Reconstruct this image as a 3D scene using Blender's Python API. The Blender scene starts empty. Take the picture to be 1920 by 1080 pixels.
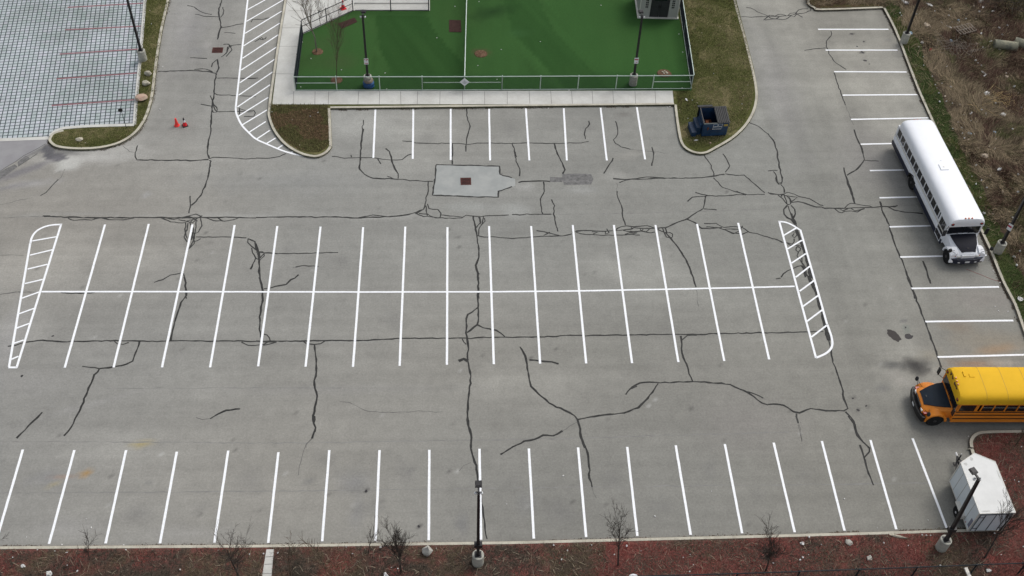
import bpy, bmesh, math, random
import numpy as np
from mathutils import Vector, Matrix
from mathutils.geometry import tessellate_polygon
random.seed(7); rng = np.random.default_rng(7)
R_ = math.radians; PI = math.pi
S = bpy.context.scene; COL = S.collection
# ------------------------------------------------------------------ camera (surveyed from the bay spacing)
F, CZ, PIT, YAW, ROL, CX, CY = 2063.55, 51.70, .8527, .0784, .0541, 22.4476, -44.8157
_f = np.array([math.sin(YAW)*math.cos(PIT), math.cos(YAW)*math.cos(PIT), -math.sin(PIT)])
_r = np.array([math.cos(YAW), -math.sin(YAW), 0.0]); _u = np.cross(_r, _f)
AX = math.cos(ROL)*_r + math.sin(ROL)*_u; AY = -math.sin(ROL)*_r + math.cos(ROL)*_u
CAM = np.array([CX, CY, CZ])
def G(x, y, z=0.0):          # survey: photo pixel -> world point on the level z
    d = (x-960)/F*AX - (y-540)/F*AY + _f
    p = CAM + (z-CZ)/d[2]*d
    return (float(p[0]), float(p[1]), float(z))
cam = bpy.data.cameras.new('camera'); co = bpy.data.objects.new('camera', cam); COL.objects.link(co)
mw = Matrix.Identity(4)
for i in range(3):
    mw[i][0] = AX[i]; mw[i][1] = AY[i]; mw[i][2] = -_f[i]; mw[i][3] = CAM[i]
co.matrix_world = mw; cam.sensor_width = 36; cam.lens = F/1920*36; cam.clip_end = 5000; cam.clip_start = .5
S.camera = co
# ------------------------------------------------------------------ light
SUN_EL, SUN_AZ = R_(52), R_(52)      # azimuth from +Y towards +X
w = bpy.data.worlds.new('World'); S.world = w; w.use_nodes = True
nt = w.node_tree; nt.nodes.clear()
sky = nt.nodes.new('ShaderNodeTexSky'); sky.sky_type = 'NISHITA'; sky.sun_disc = False
sky.sun_elevation = SUN_EL; sky.sun_rotation = SUN_AZ; sky.air_density = 1; sky.dust_density = 4; sky.ozone_density = 1
hs = nt.nodes.new('ShaderNodeHueSaturation'); hs.inputs['Saturation'].default_value = .35
bg = nt.nodes.new('ShaderNodeBackground'); bg.inputs['Strength'].default_value = .15
wo = nt.nodes.new('ShaderNodeOutputWorld')
nt.links.new(sky.outputs[0], hs.inputs['Color']); nt.links.new(hs.outputs[0], bg.inputs[0]); nt.links.new(bg.outputs[0], wo.inputs[0])
sl = bpy.data.lights.new('sun', 'SUN'); sl.energy = .85; sl.angle = R_(24); sl.color = (1, .965, .92)
so = bpy.data.objects.new('sun', sl); COL.objects.link(so)
dv = Vector((math.sin(SUN_AZ)*math.cos(SUN_EL), math.cos(SUN_AZ)*math.cos(SUN_EL), math.sin(SUN_EL)))
so.rotation_euler = dv.to_track_quat('Z', 'Y').to_euler(); so.location = (0, 0, 80)
S.view_settings.view_transform = 'Standard'; S.view_settings.look = 'None'; S.view_settings.exposure = .13; S.view_settings.gamma = 1
S.render.engine = 'CYCLES'
# ------------------------------------------------------------------ materials
def lin(r, g, b): return tuple(((c/255)/12.92 if c/255 < .04045 else ((c/255+.055)/1.055)**2.4) for c in (r, g, b))
class NB:
    def __init__(s, name):
        s.m = bpy.data.materials.new(name); s.m.use_nodes = True; s.t = s.m.node_tree; s.b = s.t.nodes['Principled BSDF']
        s.tc = s.t.nodes.new('ShaderNodeTexCoord')
    def n(s, k, **kw):
        x = s.t.nodes.new(k)
        for a, v in kw.items(): setattr(x, a, v)
        return x
    def l(s, a, b): s.t.links.new(a, b)
    def mapc(s, scale=(1, 1, 1), rot=0, src='Object'):
        mp = s.n('ShaderNodeMapping'); mp.inputs['Scale'].default_value = scale; mp.inputs['Rotation'].default_value = (0, 0, rot)
        s.l(s.tc.outputs[src], mp.inputs['Vector']); return mp.outputs[0]
    def noise(s, scale, detail=4, rough=.6, vec=None, dist=0):
        x = s.n('ShaderNodeTexNoise'); x.inputs['Scale'].default_value = scale; x.inputs['Detail'].default_value = detail
        x.inputs['Roughness'].default_value = rough; x.inputs['Distortion'].default_value = dist
        s.l(vec if vec is not None else s.tc.outputs['Object'], x.inputs['Vector']); return x.outputs['Fac']
    def ramp(s, fac, stops):
        x = s.n('ShaderNodeValToRGB'); e = x.color_ramp.elements
        while len(e) < len(stops): e.new(.5)
        for i, (p, c) in enumerate(stops):
            e[i].position = p; c = c if hasattr(c, '__len__') else (c, c, c); e[i].color = (*c[:3], 1)
        s.l(fac, x.inputs[0]); return x.outputs[0]
    def mix(s, a, b, fac, mode='MIX'):
        x = s.n('ShaderNodeMix', data_type='RGBA', blend_type=mode)
        for sock, v in ((x.inputs[0], fac), (x.inputs[6], a), (x.inputs[7], b)):
            if hasattr(v, 'is_linked'): s.l(v, sock)
            elif hasattr(v, '__len__'): sock.default_value = (*v[:3], 1)
            else: sock.default_value = v
        return x.outputs[2]
    def bump(s, h, st, dist=.02):
        x = s.n('ShaderNodeBump'); x.inputs['Strength'].default_value = st; x.inputs['Distance'].default_value = dist
        s.l(h, x.inputs['Height']); s.l(x.outputs[0], s.b.inputs['Normal'])
    def fin(s, c, rough=.85, spec=.3, metal=0):
        if hasattr(c, 'is_linked'): s.l(c, s.b.inputs['Base Color'])
        else: s.b.inputs['Base Color'].default_value = (*c[:3], 1)
        if hasattr(rough, 'is_linked'): s.l(rough, s.b.inputs['Roughness'])
        else: s.b.inputs['Roughness'].default_value = rough
        s.b.inputs['Specular IOR Level'].default_value = spec; s.b.inputs['Metallic'].default_value = metal
        return s.m
_mc = {}
def mat(name, c, rough=.7, spec=.3, metal=0, var=.12, scale=3.0, c2=None, bump=0):
    if name in _mc: return _mc[name]
    b = NB(name); n = b.noise(scale, 5, .65)
    if c2 is None: col = b.mix(c, b.ramp(n, [(.25, 1-var*1.6), (.75, 1+var)]), 1.0, 'MULTIPLY')
    else: col = b.mix(c, c2, b.ramp(n, [(.42, 0), (.62, 1)]))
    if bump: b.bump(b.noise(scale*6, 4), bump)
    _mc[name] = b.fin(col, rough, spec, metal); return _mc[name]
def attr_mat(name, speck=.1, speck_scale=9, rough=.9, bump=.2, spec=.2, extra=None):
    b = NB(name); a = b.n('ShaderNodeAttribute', attribute_name='Col')
    n = b.noise(speck_scale, 3, .75)
    c = b.mix(a.outputs['Color'], b.ramp(n, [(.3, 1-speck), (.7, 1+speck)]), 1.0, 'MULTIPLY')
    if extra: c = extra(b, c)
    if bump: b.bump(n, bump, .01)
    return b.fin(c, rough, spec)
def asph_extra(b, c):
    v = b.mapc((.05, 1.3, 1)); n1 = b.noise(1.0, 4, .6, v)
    c = b.mix(c, b.ramp(n1, [(.3, .93), (.7, 1.06)]), 1.0, 'MULTIPLY')
    n2 = b.noise(1.6, 6, .7, None, .6)
    c = b.mix(c, b.ramp(n2, [(.3, .91), (.5, 1.0), (.75, 1.07)]), 1.0, 'MULTIPLY')
    n3 = b.noise(8.5, 3, .85)
    c = b.mix(c, b.ramp(n3, [(.28, .84), (.5, 1.0), (.72, 1.17)]), 1.0, 'MULTIPLY')
    n4 = b.noise(5.5, 2, .5)          # scattered dark drips
    return b.mix(c, (.085, .083, .08), b.ramp(n4, [(.755, 0), (.80, .6)]))
M = {}
M['asphalt'] = attr_mat('asphalt_material', .07, 14, .93, .25, .15, asph_extra)
M['turf'] = attr_mat('turf_material', .16, 16, .95, .3, .05)
def vm(name, rough=.9):
    b = NB(name); a = b.n('ShaderNodeAttribute', attribute_name='Col'); return b.fin(a.outputs['Color'], rough, .08)
M['blade'] = vm('plant_blade_material')
b = NB('road_paint_material'); n = b.noise(7, 6, .8); n2 = b.noise(30, 3, .8)
M['paint'] = b.fin(b.mix(b.mix((.86, .875, .89), (.70, .72, .73), b.ramp(n, [(.45, 0), (.75, 1)])), (.5, .5, .5), b.ramp(n2, [(.72, 0), (.82, .5)])), .75, .3)
M['tar'] = mat('tar_material', (.036, .036, .034), .75, .2, 0, .35, 5)
M['tar_old'] = mat('old_tar_material', (.050, .050, .047), .8, .2, 0, .35, 4)
M['hair'] = mat('hairline_material', (.115, .113, .108), .95, .1)
M['seam'] = mat('seam_material', (.232, .228, .215), .95, .1, 0, .2, 1.5)
b = NB('kerb_material'); n = b.noise(1.1, 5, .7); n2 = b.noise(14, 3, .8)
M['kerb'] = b.fin(b.mix(b.mix((.50, .475, .39), (.36, .335, .275), b.ramp(n, [(.42, 0), (.68, 1)])), b.ramp(n2, [(.3, .85), (.7, 1.1)]), 1.0, 'MULTIPLY'), .9, .2)
b = NB('sidewalk_material'); n = b.noise(.7, 5, .65); n2 = b.noise(9, 4, .8)
M['walk'] = b.fin(b.mix(b.mix((.555, .555, .52), (.46, .455, .42), b.ramp(n, [(.4, 0), (.7, 1)])), b.ramp(n2, [(.3, .92), (.7, 1.06)]), 1.0, 'MULTIPLY'), .9, .2)
M['joint'] = mat('joint_material', (.19, .18, .165), .95, .1)
M['drainpad'] = mat('drain_pad_material', (.285, .298, .288), .85, .25, 0, .12, .8, (.335, .345, .33))
M['oldpatch'] = mat('old_patch_material', (.172, .17, .166), .95, .15, 0, .35, 4)
M['apron'] = mat('apron_material', (.275, .273, .275), .85, .2, 0, .15, .8, (.245, .24, .246))
b = NB('paver_material')
v = b.mapc((1, 1, 1), -R_(7.1))
sx = b.n('ShaderNodeSeparateXYZ'); b.l(v, sx.inputs[0])
def mth(op, a_, b__=None):
    x = b.n('ShaderNodeMath', operation=op)
    for i_, q_ in enumerate((a_, b__)):
        if q_ is None: continue
        if hasattr(q_, 'is_linked'): b.l(q_, x.inputs[i_])
        else: x.inputs[i_].default_value = q_
    return x.outputs[0]
PS = .338
ux, uy = mth('DIVIDE', sx.outputs[0], PS), mth('DIVIDE', sx.outputs[1], PS)
jx = mth('LESS_THAN', mth('ABSOLUTE', mth('SUBTRACT', mth('FRACT', ux), .5)), .098); jy = mth('LESS_THAN', mth('ABSOLUTE', mth('SUBTRACT', mth('FRACT', uy), .5)), .095)
j2 = mth('LESS_THAN', mth('ABSOLUTE', mth('SUBTRACT', mth('FRACT', mth('ADD', uy, .5)), .5)), .04)
joint = mth('MAXIMUM', jx, jy)
cb_ = b.n('ShaderNodeCombineXYZ'); b.l(mth('FLOOR', mth('ADD', ux, .5)), cb_.inputs[0]); b.l(mth('FLOOR', mth('ADD', uy, .5)), cb_.inputs[1])
wn_ = b.n('ShaderNodeTexWhiteNoise', noise_dimensions='2D'); b.l(cb_.outputs[0], wn_.inputs['Vector'])
pc = b.ramp(wn_.outputs['Value'], [(0, (.40, .44, .435)), (.35, (.43, .465, .465)), (.7, (.45, .46, .485)), (1, (.49, .51, .53))])
pc = b.mix(pc, (.055, .068, .07), joint)
n = b.noise(.16, 3, .6); n2 = b.noise(1.3, 4, .7); n3 = b.noise(13, 3, .8)
c = b.mix(pc, b.ramp(n, [(.36, (.74, .78, .76)), (.58, (1.02, 1.04, 1.07))]), 1.0, 'MULTIPLY')
c = b.mix(c, b.ramp(n2, [(.3, (.88, .93, .90)), (.55, (1, 1, 1)), (.75, (1.08, 1.0, 1.04))]), 1.0, 'MULTIPLY')
M['paver'] = b.fin(b.mix(c, b.ramp(n3, [(.3, .82), (.7, 1.14)]), 1.0, 'MULTIPLY'), .85, .3)
M['redline'] = mat('faded_red_paint_material', (.26, .14, .155), .9, .1, 0, .3, 4)
# rough planted ground
def soil(name, stops, sc=.5, fine=18, fst=.35):
    b = NB(name); n = b.noise(sc, 8, .72, None, .4); n2 = b.noise(fine, 3, .85)
    c = b.mix(b.ramp(n, stops), b.ramp(n2, [(.28, 1-fst), (.72, 1+fst)]), 1.0, 'MULTIPLY'); b.bump(n2, .6, .05)
    return b.fin(c, .95, .05)
M['scrub'] = soil('scrub_soil_material', [(.3, (.05, .038, .027)), (.45, (.085, .063, .044)), (.56, (.07, .066, .034)), (.7, (.12, .09, .06))])
M['mulch'] = soil('red_mulch_material', [(.30, (.060, .048, .038)), (.46, (.090, .064, .050)), (.54, (.135, .062, .052)), (.64, (.19, .060, .050)), (.75, (.10, .066, .050))], .5, 16, .5)
M['lawn'] = soil('lawn_material', [(.3, (.06, .045, .024)), (.42, (.07, .076, .025)), (.53, (.082, .088, .030)), (.64, (.19, .165, .085))], .42, 20, .35)
M['verge'] = soil('verge_material', [(.3, (.045, .055, .02)), (.5, (.055, .078, .026)), (.7, (.085, .095, .035))], .5, 20, .35)
M['bed'] = soil('brown_bed_material', [(.3, (.05, .037, .022)), (.45, (.085, .06, .035)), (.55, (.075, .07, .03)), (.72, (.12, .09, .055))], .8, 20, .45)
M['bark'] = mat('bark_material', (.07, .06, .052), .95, .05, 0, .3, 6)
M['barkpale'] = mat('pale_bark_material', (.24, .22, .18), .95, .05, 0, .25, 6)
M['barkbrown'] = mat('brown_bark_material', (.11, .085, .06), .95, .05, 0, .3, 6)
M['white'] = mat('white_paint_material', (.78, .80, .83), .32, .5, 0, .03, 1.2)
M['trailer'] = mat('trailer_skin_material', (.64, .70, .725), .35, .45, 0, .05, 1.0)
M['trroof'] = mat('trailer_roof_material', (.66, .665, .645), .6, .25, 0, .1, 1.0, (.60, .605, .585))
M['trim'] = mat('pale_trim_material', (.68, .66, .60), .45, .4, .2)
M['navy'] = mat('navy_paint_material', (.012, .016, .035), .45, .4, 0, .2)
M['roofy'] = mat('yellow_roof_material', (.73, .43, .022), .7, .12, 0, .05, .9)
M['orange'] = mat('orange_paint_material', (.74, .235, .018), .4, .45, 0, .09, 2)
M['black'] = mat('black_paint_material', (.014, .014, .015), .5, .35, 0, .2)
M['rubber'] = mat('rubber_material', (.02, .02, .02), .9, .15, 0, .25)
M['rim'] = mat('steel_rim_material', (.07, .068, .066), .6, .4, .4, .25)
M['rimw'] = mat('white_rim_material', (.6, .6, .6), .5, .4, 0, .2)
M['glass'] = mat('dark_glass_material', (.012, .013, .017), .12, .6, 0, .1)
M['interior'] = mat('dark_interior_material', (.02, .018, .018), .9, .1)
M['vinylb'] = mat('hood_vinyl_material', (.006, .007, .014), .6, .15, 0, .2, 2)
M['vinylg'] = mat('blue_grey_hood_material', (.012, .019, .029), .65, .15, 0, .15, 2)
M['lamp'] = mat('clear_lamp_material', (.7, .7, .68), .25, .6)
M['redlamp'] = mat('red_lamp_material', (.4, .03, .02), .3, .5)
M['amber'] = mat('amber_lamp_material', (.55, .12, .01), .3, .5)
M['pole'] = mat('bronze_pole_material', (.022, .021, .022), .5, .4, .2, .15)
M['conc'] = mat('pole_base_concrete_material', (.42, .415, .36), .95, .1, 0, .1, 2.2, (.31, .31, .27))
M['galv'] = mat('galvanised_material', (.50, .58, .53), .45, .5, .3, .1)
M['wire'] = mat('chain_link_material', (.018, .026, .03), .6, .3, .2)
M['sign'] = mat('sign_white_material', (.68, .70, .70), .5, .4, 0, .04)
M['signred'] = mat('sign_red_material', (.38, .03, .07), .5, .4)
M['mark'] = mat('faded_print_material', (.20, .21, .27), .6, .3)
M['bluebin'] = mat('dumpster_blue_material', (.014, .046, .105), .5, .4, 0, .4, 2.4)
M['step'] = mat('step_blue_material', (.028, .048, .085), .6, .35, 0, .25, 3)
M['lid'] = mat('black_lid_material', (.012, .014, .016), .55, .4, 0, .15)
M['rust'] = mat('rust_material', (.08, .04, .025), .95, .1, 0, .4, 4)
M['debris'] = mat('brick_debris_material', (.17, .065, .035), .9, .1, 0, .3, 5)
M['yellow'] = mat('yellow_sticker_material', (.6, .42, .06), .5, .3)
M['grate'] = mat('rusty_grate_material', (.10, .04, .034), .85, .2, .2, .3, 8)
M['conered'] = mat('cone_red_material', (.72, .02, .03), .5, .4, 0, .05)
M['conecoral'] = mat('cone_coral_material', (.85, .06, .05), .5, .4, 0, .05)
M['rock'] = mat('pale_rock_material', (.44, .41, .33), .9, .15, 0, .2, 3, (.30, .28, .22), .3)
M['rockpink'] = mat('pink_rock_material', (.42, .28, .22), .9, .15, 0, .2, 3, (.47, .38, .28), .3)
M['rockgrey'] = mat('grey_rock_material', (.40, .39, .35), .9, .15, 0, .2, 3, (.30, .29, .26), .3)
M['pipe'] = mat('old_concrete_pipe_material', (.27, .26, .19), .95, .1, 0, .2, 1.8, (.13, .135, .11), .3)
M['wood'] = mat('weathered_wood_material', (.23, .20, .165), .9, .1, 0, .25, 5)
M['straw'] = mat('straw_material', (.46, .34, .17), .9, .1, 0, .2, 5)
M['litter'] = mat('litter_white_material', (.66, .66, .64), .7, .2, 0, .12, 6)
M['litterblue'] = mat('litter_blue_material', (.30, .42, .52), .6, .3, 0, .15, 6)
M['litterred'] = mat('litter_red_material', (.33, .045, .035), .7, .2, 0, .2, 6)
M['littertan'] = mat('litter_tan_material', (.50, .42, .33), .8, .2, 0, .2, 6)
M['bag'] = mat('blue_bag_material', (.02, .09, .26), .45, .4, 0, .3, 5)
M['bagbrown'] = mat('brown_band_material', (.30, .25, .20), .8, .2, 0, .2, 8)
M['mat'] = mat('brown_mat_material', (.052, .028, .024), .9, .1, 0, .25, 5)
M['mring'] = mat('tree_ring_mulch_material', (.085, .05, .03), .95, .1, 0, .3, 9, (.16, .10, .065), .5)
b = NB('shed_siding_material'); wv = b.n('ShaderNodeTexWave'); wv.inputs['Scale'].default_value = 4.2; wv.inputs['Distortion'].default_value = 0
b.l(b.tc.outputs['Object'], wv.inputs['Vector'])
M['siding'] = b.fin(b.mix((.40, .40, .365), (.30, .30, .275), b.ramp(wv.outputs['Fac'], [(.0, 1), (.12, 0)])), .7, .3)
M['sheddoor'] = mat('shed_door_material', (.035, .037, .037), .6, .3, 0, .15)
M['shedroof'] = mat('shed_roof_material', (.10, .095, .09), .9, .15)
# ------------------------------------------------------------------ object helpers
def tag(o, label=None, cat=None, group=None, kind=None):
    if label: o['label'] = label
    if cat: o['category'] = cat
    if group: o['group'] = group
    if kind: o['kind'] = kind
    return o
def thing(name, label, cat, loc=(0, 0, 0), rz=0, group=None):
    o = bpy.data.objects.new(name, None); COL.objects.link(o); o.location = loc; o.rotation_euler = (0, 0, rz); o.empty_display_size = .3
    return tag(o, label, cat, group)
def dup_tree(root):
    r = root.copy(); COL.objects.link(r)
    for ch in list(root.children):
        c = ch.copy(); COL.objects.link(c); c.parent = r
        for g in ch.children:
            d = g.copy(); COL.objects.link(d); d.parent = c
    return r
class MB:
    def __init__(s): s.v = []; s.f = []; s.mi = []; s.cur = 0; s.smooth = False
    def add(s, vs, fs):
        o = len(s.v); s.v += [tuple(p) for p in vs]; s.f += [tuple(i+o for i in f) for f in fs]; s.mi += [s.cur]*len(fs); return s
    def box(s, x0, x1, y0, y1, z0, z1, T=None, tx=1.0, ty=1.0):
        mx, my = (x0+x1)/2, (y0+y1)/2; P = []
        for z, a, c in ((z0, 1, 1), (z1, tx, ty)):
            for x, y in ((x0, y0), (x1, y0), (x1, y1), (x0, y1)): P.append((mx+(x-mx)*a, my+(y-my)*c, z))
        if T is not None: P = [tuple(T @ Vector(p)) for p in P]
        return s.add(P, [(3, 2, 1, 0), (4, 5, 6, 7), (0, 1, 5, 4), (1, 2, 6, 5), (2, 3, 7, 6), (3, 0, 4, 7)])
    def tube(s, a, b, r0, r1=None, n=6, cap=True):
        r1 = r0 if r1 is None else r1; a = Vector(a); b = Vector(b); d = (b-a)
        if d.length < 1e-6: return s
        d.normalize(); u = d.orthogonal().normalized(); w_ = d.cross(u); P = []
        for c, r in ((a, r0), (b, r1)):
            for i in range(n):
                t = 2*PI*i/n; P.append(c+u*math.cos(t)*r+w_*math.sin(t)*r)
        Fs = [(i, (i+1) % n, n+(i+1) % n, n+i) for i in range(n)]
        if cap: Fs += [tuple(range(n-1, -1, -1)), tuple(range(n, 2*n))]
        return s.add(P, Fs)
    def lathe(s, prof, n=16, axis='Z', c=(0, 0, 0)):
        P = []
        for r, h in prof:
            for i in range(n):
                t = 2*PI*i/n; x, y = r*math.cos(t), r*math.sin(t)
                q = (x, y, h) if axis == 'Z' else (x, h, y)
                P.append((q[0]+c[0], q[1]+c[1], q[2]+c[2]))
        Fs = []
        for k in range(len(prof)-1):
            for i in range(n): Fs.append((k*n+i, k*n+(i+1) % n, (k+1)*n+(i+1) % n, (k+1)*n+i))
        Fs += [tuple(range(n-1, -1, -1)), tuple(range((len(prof)-1)*n, len(prof)*n))]
        return s.add(P, Fs)
    def loft(s, rings, caps=True):
        n = len(rings[0]); P = [p for r in rings for p in r]; Fs = []
        for k in range(len(rings)-1):
            for i in range(n): Fs.append((k*n+i, k*n+(i+1) % n, (k+1)*n+(i+1) % n, (k+1)*n+i))
        if caps: Fs += [tuple(range(n-1, -1, -1)), tuple(range((len(rings)-1)*n, len(rings)*n))]
        return s.add(P, Fs)
    def prism(s, poly, z0, z1):
        poly = [tuple(p[:2]) for p in poly]
        A = sum(poly[i][0]*poly[(i+1) % len(poly)][1]-poly[(i+1) % len(poly)][0]*poly[i][1] for i in range(len(poly)))
        if A < 0: poly = poly[::-1]
        n = len(poly); tri = tessellate_polygon([[Vector((x, y, 0)) for x, y in poly]])
        P = [(x, y, z1) for x, y in poly] + ([(x, y, z0) for x, y in poly] if z0 is not None else [])
        Fs = []
        for t in tri:
            a, b_, c = [Vector((*poly[i], 0)) for i in t]
            t = tuple(t) if (b_-a).cross(c-a).z > 0 else tuple(t[::-1])
            Fs.append(t)
            if z0 is not None: Fs.append(tuple(i+n for i in t[::-1]))
        if z0 is not None: Fs += [(i, n+i, n+(i+1) % n, (i+1) % n) for i in range(n)]
        return s.add(P, Fs)
    def strip(s, pts, wd, z, jit=0, wvar=0):
        P = [Vector((p[0], p[1], 0)) for p in pts]; n = len(P); L = []; Rr = []
        for i in range(n):
            d = (P[min(i+1, n-1)]-P[max(i-1, 0)])
            if d.length < 1e-6: d = Vector((1, 0, 0))
            d.normalize(); nn = Vector((-d.y, d.x, 0)); ww = wd/2*(1+random.uniform(-wvar, wvar))
            o = nn*random.uniform(-jit, jit)
            L.append(P[i]+o+nn*ww); Rr.append(P[i]+o-nn*ww)
        V = [(p.x, p.y, z) for p in L]+[(p.x, p.y, z) for p in Rr]
        return s.add(V, [(i, n+i, n+i+1, i+1) for i in range(n-1)])
    def build(s, name, m, parent=None, smooth=False, bevel=0, loc=None):
        me = bpy.data.meshes.new(name); me.from_pydata(s.v, [], s.f)
        ms = m if isinstance(m, (list, tuple)) else [m]
        for x in ms: me.materials.append(x)
        if len(ms) > 1: me.polygons.foreach_set('material_index', s.mi)
        me.update()
        if smooth:
            me.polygons.foreach_set('use_smooth', [True]*len(me.polygons))
            try: me.set_sharp_from_angle(angle=R_(38))
            except Exception: pass
        o = bpy.data.objects.new(name, me); COL.objects.link(o)
        if parent: o.parent = parent
        if loc: o.location = loc
        if bevel:
            bm_ = bmesh.new(); bm_.from_mesh(me)
            bmesh.ops.bevel(bm_, geom=[e for e in bm_.edges if e.is_manifold and e.calc_face_angle(0) > .6], offset=bevel, segments=2, affect='EDGES', profile=.6)
            bm_.to_mesh(me); bm_.free()
        return o
def crn(pts, n=6):               # Catmull-Rom
    P = [np.array(p[:2], float) for p in pts]; out = []
    for i in range(len(P)-1):
        p0 = P[max(i-1, 0)]; p1 = P[i]; p2 = P[i+1]; p3 = P[min(i+2, len(P)-1)]
        for k in range(n):
            t = k/n; out.append(tuple(.5*((2*p1)+(-p0+p2)*t+(2*p0-5*p1+4*p2-p3)*t*t+(-p0+3*p1-3*p2+p3)*t**3)))
    out.append(tuple(P[-1])); return out
def vnoise(x, y, sc, seed=0):
    x = x*sc+seed*17.3; y = y*sc+seed*7.7; xi = np.floor(x).astype(np.int64); yi = np.floor(y).astype(np.int64)
    fx = x-xi; fy = y-yi; fx = fx*fx*(3-2*fx); fy = fy*fy*(3-2*fy)
    def h(a, b_):
        n = (a*374761393+b_*668265263+seed*69069) & 0x7fffffff; n = (n ^ (n >> 13))*1274126177 & 0x7fffffff
        return ((n ^ (n >> 16)) & 0xffff)/65535.0
    return (h(xi, yi)*(1-fx)+h(xi+1, yi)*fx)*(1-fy)+(h(xi, yi+1)*(1-fx)+h(xi+1, yi+1)*fx)*fy
def fnoise(x, y, sc, seed=0, o=4):
    return sum(vnoise(x, y, sc*2**k, seed+k)*.5**k for k in range(o))/sum(.5**k for k in range(o))
def inpoly(x, y, poly):
    ins = np.zeros(len(x), bool); n = len(poly)
    for i in range(n):
        x1, y1 = poly[i][:2]; x2, y2 = poly[(i+1) % n][:2]
        if y1 == y2: continue
        c = ((y1 > y) != (y2 > y)) & (x < (x2-x1)*(y-y1)/(y2-y1)+x1); ins ^= c
    return ins
def npmesh(name, V, Fq, C=None, m=None, parent=None, smooth=False):
    me = bpy.data.meshes.new(name); k = Fq.shape[1]
    me.vertices.add(len(V)); me.vertices.foreach_set('co', V.astype(np.float32).ravel())
    me.loops.add(Fq.size); me.loops.foreach_set('vertex_index', Fq.astype(np.int32).ravel())
    me.polygons.add(len(Fq)); me.polygons.foreach_set('loop_start', np.arange(0, Fq.size, k, dtype=np.int32))
    me.update(calc_edges=True)
    if C is not None:
        a = me.color_attributes.new('Col', 'FLOAT_COLOR', 'POINT'); a.data.foreach_set('color', np.c_[C, np.ones(len(C))].astype(np.float32).ravel())
    if m: me.materials.append(m)
    o = bpy.data.objects.new(name, me); COL.objects.link(o)
    if parent: o.parent = parent
    return o
def stains_apply(X, Y, C, stains):
    for (px, py, rx, ry, rot, col, st, soft) in stains:
        cx, cy, _ = G(px, py); a = R_(rot); dx = X-cx; dy = Y-cy
        u = (dx*math.cos(a)+dy*math.sin(a))/rx; v = (-dx*math.sin(a)+dy*math.cos(a))/ry
        d = np.sqrt(u*u+v*v)*(1+(fnoise(X, Y, 1.2/max(min(rx, ry), .3), int(px) % 97, 3)-.5)*.9)
        k = np.clip((1-d)/soft+.5*(soft < .5), 0, 1)*st
        C[:] = C*(1-k[:, None])+np.array(col)[None]*k[:, None]
def gridsheet(name, xs, ys, z, colf, stains, m):
    X, Y = np.meshgrid(xs, ys); X = X.ravel(); Y = Y.ravel(); C = colf(X, Y); stains_apply(X, Y, C, stains)
    nx, ny = len(xs), len(ys); i = np.arange((nx-1)*(ny-1)); r = i//(nx-1); c = i % (nx-1); a = r*nx+c
    return npmesh(name, np.c_[X, Y, np.full(len(X), z)], np.c_[a, a+1, a+nx+1, a+nx], C, m)
def K(ox, oy, s, pts): return [(ox+x/s, oy+y/s) for x, y in pts]
def P_(txt): return [tuple(float(v) for v in q.split(',')) for q in txt.split()]
# ------------------------------------------------------------------ SETTING: ground, lot
g = MB(); g.add([(-1500, -1500, -.35), (1500, -1500, -.35), (1500, 1500, -.35), (-1500, 1500, -.35)], [(0, 1, 2, 3)])
tag(g.build('ground', M['scrub']), kind='structure')
fine_x = np.arange(-16, 66, .22); fine_y = np.arange(-22, 34, .22)
xs = np.r_[np.arange(-160, -16, 8), fine_x, np.arange(66, 160, 8)]; ys = np.r_[np.arange(-60, -22, 6), fine_y, np.arange(34, 170, 8)]
def asph_col(X, Y):
    n = fnoise(X, Y, .07, 3, 4); n2 = fnoise(X*.25, Y, .5, 9, 4); n3 = fnoise(X, Y, .6, 21, 3)
    b_ = .244*(1.07-.17*np.clip((X+12)/75, 0, 1)+.05*np.clip(Y/30, -.5, 1))*(1+(n-.5)*.28+(n2-.5)*.13+(n3-.5)*.10)
    n4 = fnoise(X*1.1, Y*.07, 1.0, 77, 3); lane = np.clip((Y-13)/4, 0, 1)*((X < 9.5) | (X > 42))+np.clip((X-44)/3, 0, 1)*np.clip((54-X)/3, 0, 1)
    b_ = b_*(1+(n4-.5)*.30*np.clip(lane, 0, 1)); n5 = fnoise(X, Y, 1.6, 91, 3); b_ = b_*(1+(n5-.5)*.10)
    dust = np.clip(fnoise(X*.6, Y, .22, 15, 5)-.58, 0, 1)*1.0; b_ = b_*(1+dust)
    t = fnoise(X, Y, .05, 31, 2)-.5
    return np.c_[b_*(1.0+t*.07), b_*.988, b_*(.918-.035*np.clip((X+12)/60, 0, 1)-t*.07)]
DK = (.055, .053, .051)
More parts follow.
